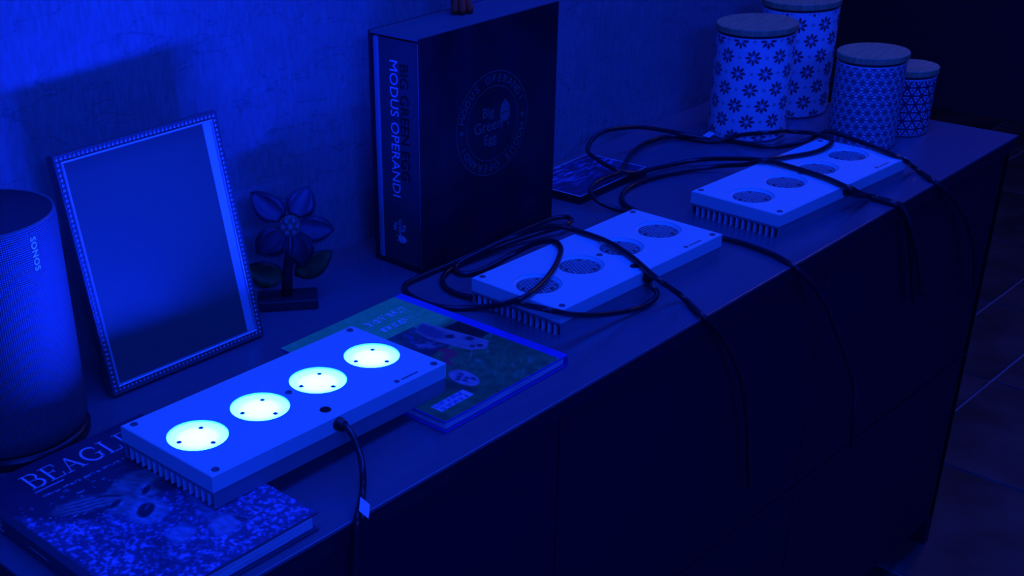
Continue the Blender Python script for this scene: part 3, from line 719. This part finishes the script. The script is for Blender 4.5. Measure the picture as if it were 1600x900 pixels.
o = joined('emblem_ring_lettering', parts, M_GREYINK, sc); basis(o, (1, 0, 0), (0, 0, 1), (0.1275, -0.0001, 0.168))
lines = [(text_mesh('Big', 0.0185), Matrix.Translation((-0.008, 0.0155, 0.0002))),
         (text_mesh('Green', 0.0205), Matrix.Translation((-0.008, -0.002, 0.0002))),
         (text_mesh('Egg', 0.0185), Matrix.Translation((-0.004, -0.0195, 0.0002)))]
o = joined('emblem_lettering', lines, M_GREYINK, sc); basis(o, (1, 0, 0), (0, 0, 1), (0.1275, -0.0001, 0.168))
def egg(bm):
    # a lidded oval barbecue standing on a small foot
    prof = [(0.0001, 0.0), (0.0062, 0.001), (0.0088, 0.006), (0.0094, 0.011)]
    prism(bm, [(r, z) for r, z in prof] + [(-r, z) for r, z in prof[::-1]], 0, 0.0002)
    prof = [(0.0094, 0.0122), (0.0086, 0.018), (0.0060, 0.0235), (0.0022, 0.026)]
    prism(bm, [(r, z) for r, z in prof] + [(-r, z) for r, z in prof[::-1]], 0, 0.0002)
    prism(bm, [(-0.0018, 0.0265), (0.0018, 0.0265), (0.0015, 0.029), (-0.0015, 0.029)], 0, 0.0002)
    for s in (-1, 1):
        prism(bm, [(s*0.004, -0.0005), (s*0.0055, -0.0005), (s*0.0085, -0.007), (s*0.0070, -0.007)], 0, 0.0002)
bm = B(); egg(bm); o = obj('emblem_barbecue', bm, M_GREYINK, sc); basis(o, (1, 0, 0), (0, 0, 1), (0.1275 + 0.0235, -0.0001, 0.168 - 0.002))
# the book inside
bo = empty('cookbook', (0, 0, 0), 'thick dark blue book with pale spine lettering inside the black slipcase', 'book')
bo.matrix_world = Matrix.Translation((1.0861, 1.0353, H)) @ Matrix.Rotation(-0.0267, 4, 'Z')
M_SPINE = mat('spine_cloth', (0.055, 0.057, 0.062), 0.45)
M_BOARDEDGE = mat('board_edge', (0.26, 0.26, 0.28), 0.45)
y0, y1, z0, z1, x0, x1 = TC + 0.0006, SCD - TC - 0.0006, TC + 0.0002, SCH - TC - 0.0025, 0.0035, SCW - TC - 0.002
bm = B(); box(bm, x0, x1, y0, y0 + 0.0045, z0, z1, bevel=0.0012); obj('cover_board', bm, M_BOARDEDGE, bo)
bm = B(); box(bm, x0, x1, y1 - 0.0085, y1, z0, z1, bevel=0.0020); obj('cover_board', bm, M_BOARDEDGE, bo)
bm = B(); box(bm, x0 + 0.006, x1 - 0.004, y0 + 0.005, y1 - 0.009, z0 + 0.003, z1 - 0.003); obj('page_block', bm, M_PAGES, bo)
bm = B()
n = 12; ya, yb = y0 + 0.0046, y1 - 0.0086; a_, b_ = [], []
for i in range(n + 1):
    t = i / n; yy = ya + (yb - ya) * t; xx = x0 + 0.0022 - 0.0016 * math.sin(PI * t)
    a_.append(bm.verts.new((xx, yy, z0 + 0.001))); b_.append(bm.verts.new((xx, yy, z1 - 0.001)))
c_ = [bm.verts.new((x0 + 0.0055, yy, zz)) for yy, zz in ((ya, z0 + .001), (yb, z0 + .001), (yb, z1 - .001), (ya, z1 - .001))]
for i in range(n): bm.faces.new((a_[i], a_[i+1], b_[i+1], b_[i]))
bm.faces.new((a_[0], b_[0], c_[3], c_[0])); bm.faces.new((a_[-1], c_[1], c_[2], b_[-1])); bm.faces.new(c_)
bm.faces.new(b_ + [c_[2], c_[3]]); bm.faces.new(a_[::-1] + [c_[0], c_[1]][:2])
spn = obj('spine', bm, M_SPINE, bo)
xs_ = x0 + 0.00035
me = text_mesh('MODUS OPERANDI', 0.0202, 0.0001, 'LEFT')
o = link_mesh('title_lettering', me, mat('silver_print', (0.62, 0.62, 0.66), 0.4), spn); basis(o, (0, 0, -1), (0, -1, 0), (xs_, 0.0500, 0.2672))
TITLE = o
me = text_mesh('BIG GREEN EGG', 0.0205, 0.0001, 'LEFT')
o = link_mesh('gloss_lettering', me, mat('gloss_black_print', (0.006, 0.006, 0.007), 0.25), spn); basis(o, (0, 0, -1), (0, -1, 0), (xs_, 0.0325, 0.2640))
lines = [(text_mesh('Big', 0.0085), Matrix.Translation((-0.003, 0.0075, 0))), (text_mesh('Green', 0.0085), Matrix.Translation((-0.003, 0.0, 0))), (text_mesh('Egg', 0.0085), Matrix.Translation((-0.003, -0.0075, 0)))]
bmx = mesh_of('e', egg, M_INK); lines.append((bmx, Matrix.Translation((0.0125, -0.004, -0.0001)) @ Matrix.Scale(0.55, 4)))
o = joined('spine_emblem', lines, mat('silver_print', (0.6, 0.6, 0.6)), spn); basis(o, (0, 0, -1), (0, -1, 0), (xs_, 0.0445, 0.050))

# ------------------------------------------------------------------ figurine on the slipcase
M_ORANGE = mat('orange_resin', (1.0, 0.06, 0.02), 0.55, spec=0.2)
fg = empty('figurine', (1.2180, 1.0885, H + SCH), 'small orange-red figurine with rounded toes on top of the black slipcase', 'figurine', (0, 0, -0.75))
for k, (x, y) in enumerate(((-0.0085, -0.004), (0.0008, -0.0075), (0.0105, -0.003))):
    bm = B(); tube(bm, [(x * 0.5, y + 0.016, 0.017), (x * 0.8, y + 0.007, 0.012), (x, y, 0.0058), (x, y - 0.003, 0.0046)], lambda t: 0.0052 - 0.0006 * t, 10)
    sphere(bm, (x, y - 0.0025, 0.0047), 0.0047)
    obj('toe', bm, M_ORANGE, fg, True)
bm = B(); lathe(bm, [(0.0, 0.0), (0.0085, 0.0005), (0.0115, 0.006), (0.0120, 0.016), (0.0105, 0.03), (0.0115, 0.045), (0.009, 0.056), (0, 0.060)], 20, 0, 0.012)
obj('leg', bm, mat('dark_red_resin', (0.55, 0.03, 0.02), 0.55, spec=0.2), fg, True)

# ------------------------------------------------------------------ ornate picture frame
fr = empty('framed_picture', (0.7305, 1.0570, H + 0.0033), 'ornate beaded frame with a dark glossy pane leaning back beside the speaker', 'picture', (math.radians(-11.8), 0, -0.031))
FW, FH_, FM, FD = 0.2085, 0.2625, 0.0100, 0.0150
M_FRAME = mat('pewter_frame', (0.16, 0.16, 0.17), 0.4, metal=0.4, bump=(500, 0.3, 0.0006))
M_FRAMELIP = mat('frame_lip', (0.62, 0.62, 0.63), 0.3, metal=0.5)
def rect_profile(bm, prof, w, h):
    """sweep (inset, y) profile round a w x h rectangle standing on z = 0"""
    rings = [[bm.verts.new(p) for p in ((-w/2 + i, y, i), (w/2 - i, y, i), (w/2 - i, y, h - i), (-w/2 + i, y, h - i))] for i, y in prof]
    for a, b in zip(rings, rings[1:]):
        for k in range(4):
            j = (k + 1) % 4; bm.faces.new((a[k], a[j], b[j], b[k]))
bm = B(); rect_profile(bm, [(0.0, FD), (0.0, 0.001), (0.0006, 0.0), (0.0016, 0.0), (0.0020, 0.0014), (0.0068, 0.0014), (0.0072, 0.0004), (0.0080, 0.0002)], FW, FH_)
obj('moulding', bm, M_FRAME, fr)
bm = B(); rect_profile(bm, [(0.0080, 0.0002), (0.0086, -0.0002), (0.0094, 0.0004), (0.0100, 0.0022), (0.0100, 0.006)], FW, FH_); obj('inner_lip', bm, M_FRAMELIP, fr)
bm = B()
n_w, n_h = int((FW - 0.009) / 0.0052), int((FH_ - 0.009) / 0.0052)
def bead(x, z, k):
    sphere(bm, (x, 0.0014, z), 0.0021, 6, 4, (1.0, 0.75, 1.0) )
    d = 0.0016
    sphere(bm, (x + (d if k else 0) , 0.0012, z + (0 if k else d)), 0.0011, 5, 4)
for i in range(n_w + 1):
    x = -FW/2 + 0.0045 + (FW - 0.009) * i / n_w
    bead(x, 0.0044, 0); bead(x, FH_ - 0.0044, 0)
for i in range(1, n_h):
    z = 0.0045 + (FH_ - 0.009) * i / n_h
    bead(-FW/2 + 0.0044, z, 1); bead(FW/2 - 0.0044, z, 1)
o = obj('beading', bm, mat('bead_metal', (0.42, 0.42, 0.44), 0.35, metal=0.6), fr, True); o['kind'] = 'stuff'
M_PANE = mat('dark_frosted_pane', (0.09, 0.12, 0.095), 0.35)
bm = B(); box(bm, -FW/2 + 0.0085, FW/2 - 0.0085, 0.0072, 0.0093, 0.0085, FH_ - 0.0085); obj('pane', bm, M_PANE, fr)
M_SLIP = mat('pale_slip', (0.60, 0.60, 0.62), 0.5)
for s in (-1, 1):
    w = 0.0042 if s < 0 else 0.0078
    x = s * (FW/2 - 0.0100)
    bm = B(); prism(bm, [(x, 0.0025), (x - s * w, 0.0070), (x, 0.0070)], 0.0102, FH_ - 0.0102); obj('slip', bm, M_SLIP, fr)
bm = B(); box(bm, -FW/2 + 0.006, FW/2 - 0.006, 0.0095, FD - 0.0005, 0.006, FH_ - 0.006); obj('backing_board', bm, M_BLKBOARD, fr)
# easel strut behind: from the backing board down to the sideboard
def strut(bm):
    th = math.radians(11.8)
    y_f, z_f = 0.0875, 0.0
    # foot of the strut lies on the sideboard: express that point in the leaning frame's own axes
    yl = y_f * math.cos(th) - (z_f - 0.0033) * math.sin(th) ; zl = y_f * math.sin(th) + (z_f - 0.0033) * math.cos(th)
    a = Vector((0, FD, 0.165)); b = Vector((0, yl, zl + 0.0008))
    d = (b - a).normalized(); n = Vector((1, 0, 0)).cross(d) * 0.0014
    for s, w0, w1 in ((1, 0.020, 0.032),):
        q = [a + Vector((-w0, 0, 0)) + n, a + Vector((w0, 0, 0)) + n, b + Vector((w1, 0, 0)) + n, b + Vector((-w1, 0, 0)) + n]
        p = [v - 2 * n for v in q]
        A = [bm.verts.new(v) for v in q]; Bv = [bm.verts.new(v) for v in p]
        bm.faces.new(A); bm.faces.new(Bv[::-1])
        for i in range(4): bm.faces.new((A[i], A[(i+1) % 4], Bv[(i+1) % 4], Bv[i]))
bm = B(); strut(bm); obj('easel_strut', bm, M_BLKBOARD, fr)

# ------------------------------------------------------------------ speaker
spk = empty('speaker', (0.5095, 1.0740, H), 'tall rounded dark wireless speaker with fabric grille at the left end', 'speaker', (0, 0, math.radians(-30)))
SH = 0.2425
def grille_material():
    m = mat('speaker_grille', (0.10, 0.10, 0.105), 0.5)
    nt = m.node_tree; b = nt.nodes['Principled BSDF']; L = nt.links.new
    tc = nt.nodes.new('ShaderNodeTexCoord')
    sep = nt.nodes.new('ShaderNodeSeparateXYZ'); L(tc.outputs['Object'], sep.inputs[0])
    at = nt.nodes.new('ShaderNodeMath'); at.operation = 'ARCTAN2'; L(sep.outputs['Y'], at.inputs[0]); L(sep.outputs['X'], at.inputs[1])
    def wave(ku, kz):
        a = nt.nodes.new('ShaderNodeMath'); a.operation = 'MULTIPLY'; a.inputs[1].default_value = ku; L(at.outputs[0], a.inputs[0])
        c = nt.nodes.new('ShaderNodeMath'); c.operation = 'MULTIPLY_ADD'; c.inputs[1].default_value = kz; L(sep.outputs['Z'], c.inputs[0]); L(a.outputs[0], c.inputs[2])
        s = nt.nodes.new('ShaderNodeMath'); s.operation = 'SINE'; L(c.outputs[0], s.inputs[0]); return s
    w1, w2 = wave(110, 1500), wave(110, -1500)
    mm = nt.nodes.new('ShaderNodeMath'); mm.operation = 'MULTIPLY'; L(w1.outputs[0], mm.inputs[0]); L(w2.outputs[0], mm.inputs[1])
    mr = nt.nodes.new('ShaderNodeMapRange'); mr.inputs['From Min'].default_value = -1; mr.inputs['To Min'].default_value = 0.55; mr.inputs['To Max'].default_value = 1.45; L(mm.outputs[0], mr.inputs['Value'])
    sc_ = nt.nodes.new('ShaderNodeVectorMath'); sc_.operation = 'SCALE'; sc_.inputs[0].default_value = (0.10, 0.10, 0.105); L(mr.outputs[0], sc_.inputs['Scale'])
    L(sc_.outputs[0], b.inputs['Base Color'])
    bp = nt.nodes.new('ShaderNodeBump'); bp.inputs['Strength'].default_value = 0.5; bp.inputs['Distance'].default_value = 0.0006; L(mm.outputs[0], bp.inputs['Height']); L(bp.outputs['Normal'], b.inputs['Normal'])
    return m
SX, SY = 1.04, 0.965
bm = B(); lathe(bm, [(0.0700, 0.012), (0.0755, 0.020), (0.0768, 0.035), (0.0768, SH - 0.006), (0.0762, SH - 0.002)], 72, sx=SX, sy=SY); obj('grille', bm, grille_material(), spk, True)
bm = B(); lathe(bm, [(0.0762, SH - 0.0022), (0.0757, SH), (0.0743, SH + 0.0003), (0.0735, SH - 0.0008)], 72, sx=SX, sy=SY); obj('top_rim', bm, mat('speaker_rim', (0.20, 0.20, 0.21), 0.35), spk, True)
bm = B(); lathe(bm, [(0.0736, SH - 0.0006), (0.069, SH - 0.003), (0.05, SH - 0.0055), (0.02, SH - 0.0065), (0, SH - 0.0066)], 72, sx=SX, sy=SY); tp = obj('touch_panel', bm, mat('speaker_top', (0.035, 0.035, 0.04), 0.32), spk, True)
for x in (-0.016, 0.004, 0.022):
    bm = B(); box(bm, x - 0.003, x + 0.003, -0.045, -0.0437, SH - 0.0062, SH - 0.0052); obj('touch_mark', bm, M_GREYINK, tp)
bm = B(); lathe(bm, [(0, 0.0), (0.0745, 0.0), (0.0765, 0.002), (0.0770, 0.007), (0.0755, 0.012), (0.0700, 0.0135)], 72, sx=SX, sy=SY); obj('base_ring', bm, M_BLACK, spk, True)
# vertical name on the grille, bent round the body
def bent_text(body, size, phi0, zc, R, sx, sy):
    me = text_mesh(body, size, 0.0001, 'CENTER', spacing=1.12, offset=0.0003)
    for v in me.vertices:
        x, y, z = v.co           # x runs down the body, y runs round it
        p = phi0 + y / R
        r = R + 0.0003 + z
        v.co = (r * sx * math.cos(p), r * sy * math.sin(p), zc - x)
    return me
me = bent_text('SONOS', 0.0092, math.radians(-76.5 + 30), 0.2160, 0.0768, SX, SY)
link_mesh('name_lettering', me, mat('grey_lettering', (0.9, 0.9, 0.9), 0.4), spk)

# ------------------------------------------------------------------ flower ornament
cr, sr = 0.756, -0.655
fl = empty('flower_ornament', (0.9205, 1.0956, H), 'dark metal flower ornament on a block foot, behind the frame', 'ornament', (0, 0, math.atan2(sr, cr)))
M_PETAL = mat('dark_glazed_petal', (0.016, 0.016, 0.018), 0.5, noise=(120, 0.5, 3))
M_LEAF = mat('green_glazed_leaf', (0.05, 0.12, 0.03), 0.5, noise=(80, 0.4, 3))
M_IRON = mat('dark_iron', (0.025, 0.025, 0.028), 0.45)
FZ = 0.104
def leaf_pts(p0, p1, wd, n=9):
    dx, dz = p1[0] - p0[0], p1[1] - p0[1]; l = math.hypot(dx, dz); ux, uz = dx / l, dz / l
    L_, R_ = [], []
    for i in range(n + 1):
        t = i / n; w = wd * math.sin(PI * t ** 0.85) ** 0.8 * 0.5 if 0 < t < 1 else 0
        c = (p0[0] + dx * t, p0[1] + dz * t)
        L_.append((c[0] - uz * w, c[1] + ux * w)); R_.append((c[0] + uz * w, c[1] - ux * w))
    return L_, R_
def petal(name, p0, p1, wd, m, y=0.0, cup=0.006):
    L_, R_ = leaf_pts(p0, p1, wd); n = len(L_) - 1
    bm = B(); rows = []
    for i in range(n + 1):
        row = []
        for k in range(5):
            s = k / 4; x = L_[i][0] * (1 - s) + R_[i][0] * s; z = L_[i][1] * (1 - s) + R_[i][1] * s
            row.append((x, y - cup * (abs(2 * s - 1) ** 2) * math.sin(PI * i / n), z))
        rows.append(row)
    fr_ = [[bm.verts.new(p) for p in r] for r in rows]; bk_ = [[bm.verts.new((p[0], p[1] + 0.003, p[2])) for p in r] for r in rows]
    for i in range(n):
        for k in range(4):
            bm.faces.new((fr_[i][k], fr_[i][k+1], fr_[i+1][k+1], fr_[i+1][k])); bm.faces.new((bk_[i][k], bk_[i+1][k], bk_[i+1][k+1], bk_[i][k+1]))
        bm.faces.new((fr_[i][0], fr_[i+1][0], bk_[i+1][0], bk_[i][0])); bm.faces.new((fr_[i][4], bk_[i][4], bk_[i+1][4], fr_[i+1][4]))
    bmesh.ops.remove_doubles(bm, verts=bm.verts[:], dist=0.00002)
    o = obj(name, bm, m, fl, True)
    bm = B(); tube(bm, [(p[0], y - cup * math.sin(PI * i / n) - 0.0004, p[1]) for i, p in enumerate(L_)] + [(p[0], y - cup * math.sin(PI * (n - 1 - i) / n) - 0.0004, p[1]) for i, p in enumerate(R_[::-1][1:])], 0.0011, 6)
    obj('petal_rim' if name == 'petal' else 'leaf_rim', bm, M_IRON, o, True)
for p1, w, y in (((-0.043, 0.043), 0.036, 0.001), ((0.0255, 0.046), 0.036, 0.0015), ((0.052, -0.010), 0.036, 0.0), ((0.0155, -0.054), 0.036, -0.001), ((-0.042, -0.034), 0.038, 0.0)):
    l = math.hypot(*p1); p0 = (p1[0] * 0.010 / l, p1[1] * 0.010 / l)
    petal('petal', (p0[0], FZ + p0[1]), (p1[0], FZ + p1[1]), w, M_PETAL, y)
petal('leaf', (-0.012, FZ - 0.066), (-0.058, FZ - 0.049), 0.036, M_LEAF, -0.006)
petal('leaf', (0.002, FZ - 0.070), (0.049, FZ - 0.040), 0.030, M_LEAF, 0.010)
bm = B(); tube(bm, [(0, 0, FZ), (-0.002, 0.001, FZ - 0.03), (-0.007, 0.001, FZ - 0.06), (-0.010, 0, 0.012)], lambda t: 0.0045 + 0.0025 * t, 12); obj('stem', bm, M_IRON, fl, True)
bm = B()
for p, r in [((0, 0), 0.0058)] + [((0.0085 * math.cos(k * PI / 3), 0.0085 * math.sin(k * PI / 3)), 0.0044) for k in range(6)]:
    sphere(bm, (p[0], -0.006, FZ + p[1]), r, 10, 7, (1, 0.8, 1))
bm2 = lathe(B(), [(0, 0.004), (0.0135, 0.004), (0.0135, -0.003), (0, -0.003)], 24)
bmesh.ops.rotate(bm2, verts=bm2.verts[:], cent=(0, 0, 0), matrix=Matrix.Rotation(PI/2, 3, 'X')); bmesh.ops.translate(bm2, verts=bm2.verts[:], vec=(0, -0.002, FZ))
tmp = bpy.data.meshes.new('t'); bm2.to_mesh(tmp); bm2.free(); bm.from_mesh(tmp); bpy.data.meshes.remove(tmp)
obj('flower_head', bm, mat('pewter_head', (0.09, 0.11, 0.08), 0.45), fl, True)
bm = B(); box(bm, -0.046, 0.028, -0.019, 0.019, 0, 0.0135, bevel=0.002); obj('foot', bm, M_IRON, fl)

# ------------------------------------------------------------------ patterned jars
M_JAR = mat('glazed_print', (0.8, 0.8, 0.8), 0.3, attr='print')
M_GLAZE = mat('plain_glaze', (0.72, 0.72, 0.74), 0.3)
M_BAMBOO = mat('bamboo_lid', (0.55, 0.36, 0.15), 0.6, noise=(30, 0.25, 4, (1, 8, 1)))
M_SEAL = mat('dark_seal', (0.03, 0.03, 0.035), 0.5)
WHITE, NAVY = np.array((0.74, 0.74, 0.78)), np.array((0.02, 0.025, 0.075))
def big_flowers(s, z, col_w, row_h, r1, seed):
    row = np.floor(z / row_h); off = np.where(np.mod(row, 2) < 1, 0.0, 0.5)
    cx = np.mod(s / col_w + off, 1) - 0.5; cz = np.mod(z / row_h, 1) - 0.5
    # each flower spans two rows of the lattice
    m = np.zeros_like(s); dots = np.zeros_like(s)
    for dr in (-1, 0, 1):
        rr = row + dr; o2 = np.where(np.mod(rr, 2) < 1, 0.0, 0.5)
        dx = (np.mod(s / col_w + o2, 1) - 0.5) * col_w; dz = z - (rr + 0.5) * row_h
        r = np.hypot(dx, dz); a = np.arctan2(dz, dx)
        k = np.mod(a / (PI / 4) + 0.5, 1) - 0.5
        perp = np.abs(k) * (PI / 4) * r
        t = np.clip((r - 0.16 * r1) / (0.84 * r1), 0, 1)
        w = 0.175 * r1 * np.sin(PI * t ** 1.25) ** 0.75
        m = np.maximum(m, np.clip((w - perp) / 0.0005 + 0.5, 0, 1) * ((r > 0.16 * r1) & (r < r1)))
        # a tiny star between the flowers
        dx2 = (np.mod(s / col_w + o2 + 0.5, 1) - 0.5) * col_w; r2 = np.hypot(dx2, dz); a2 = np.arctan2(dz, dx2)
        dots = np.maximum(dots, 0.7 * np.clip((0.0036 * (0.6 + 0.4 * np.cos(6 * a2)) - r2) / 0.0006 + 0.5, 0, 1))
    return np.maximum(m, dots)
def small_flowers(s, z, col_w, row_h):
    m = np.zeros_like(s); row = np.floor(z / row_h)
    for dr in (-1, 0, 1):
        rr = row + dr; o2 = np.where(np.mod(rr, 2) < 1, 0.0, 0.5)
        dx = (np.mod(s / col_w + o2, 1) - 0.5) * col_w; dz = z - (rr + 0.5) * row_h
        r = np.hypot(dx, dz); a = np.arctan2(dz, dx); r1 = 0.60 * col_w
        k = np.mod(a / (PI / 4) + 0.5, 1) - 0.5; perp = np.abs(k) * (PI / 4) * r
        w = 0.165 * r1 * np.sin(PI * np.clip(r / r1, 0, 1) ** 0.9) ** 0.7
        m = np.maximum(m, np.clip((w - perp) / 0.0005 + 0.5, 0, 1) * (r < r1))
        m = np.maximum(m, np.clip((0.0016 - r) / 0.0004 + .5, 0, 1))
    return m
def star_lattice(s, z, p):
    q = p * math.sqrt(3) / 2
    a = np.mod(z / q, 1); b = np.mod((s + z / math.sqrt(3)) / p, 1); c = np.mod((s - z / math.sqrt(3)) / p, 1)
    e = np.minimum.reduce([np.minimum(t, 1 - t) for t in (a, b, c)])
    tri = np.clip((e - 0.10) * 14, 0, 1)
    inner = np.clip((0.26 - e) * 14, 0, 1)
    return 1 - 0.95 * np.clip(tri * inner * 1.6, 0, 1)
def jar(x, y, R, RL, zt, pat, label, nx=300, ny=150, yaw=0.0):
    t = empty('storage_jar', (x, y, H), label, 'jar', (0, 0, yaw), 'white patterned storage jars with round lids')
    lid_t = 0.0095; zb = zt - lid_t - 0.004          # top of the ceramic
    th = np.linspace(0, 2 * PI, nx, endpoint=False); zz = np.linspace(0.0035, zb - 0.0015, ny)
    T, Z = np.meshgrid(th, zz, indexing='ij')
    m = pat(T * R, Z, R)
    col = WHITE * (1 - m[..., None]) + NAVY * m[..., None]
    grid_print('body', nx, ny, np.stack([R * np.cos(T), R * np.sin(T), Z], -1), col, M_JAR, t, wrap=True, smooth=True)
    bm = B(); lathe(bm, [(0, 0.0), (R - 0.006, 0.0), (R - 0.0015, 0.0012), (R, 0.0035)], 64); obj('jar_bottom', bm, M_GLAZE, t, True)
    bm = B(); lathe(bm, [(R, zb - 0.0015), (R - 0.0006, zb), (R - 0.004, zb), (R - 0.005, zb - 0.02), (0, zb - 0.021)], 64); obj('jar_rim', bm, M_GLAZE, t, True)
    bm = B(); lathe(bm, [(0, zb - 0.004), (R - 0.0052, zb - 0.004), (R - 0.0052, zb + 0.0005), (R - 0.0015, zb + 0.0008), (R - 0.0015, zb + 0.0035), (R - 0.003, zb + 0.0042), (0, zb + 0.0042)], 64); obj('seal_ring', bm, M_SEAL, t)
    bm = B(); lathe(bm, [(0, zb + 0.004), (RL - 0.001, zb + 0.004), (RL, zb + 0.005), (RL, zt - 0.001), (RL - 0.001, zt), (0, zt)], 72); lid = obj('lid', bm, M_BAMBOO, t)
    return t
jar(1.8491, 1.0368, 0.0597, 0.0617, 0.1754, lambda s, z, R: big_flowers(s, z + 0.004, 2*PI*R/9, 0.0250, 0.0125, 1), 'tall white jar with large dark eight-petal flowers, front one of the tall pair', 320, 180, 0.15)
jar(2.0020, 1.0480, 0.0600, 0.0618, 0.1850, lambda s, z, R: big_flowers(s, z + 0.010, 2*PI*R/9, 0.0250, 0.0125, 2), 'tallest white jar with large dark flowers, standing behind the other tall jar', 320, 190, 0.5)
jar(1.9003, 0.8705, 0.0497, 0.0519, 0.1432, lambda s, z, R: 0.86 * small_flowers(s, z, 2*PI*R/24, 0.0112), 'shorter white jar densely covered in small blue flowers, in front of the smallest jar', 380, 200)
jar(1.9980, 0.8515, 0.0385, 0.0403, 0.1035, lambda s, z, R: star_lattice(s, z, 2*PI*R/16), 'smallest white jar with a triangle lattice pattern at the right end', 300, 150)
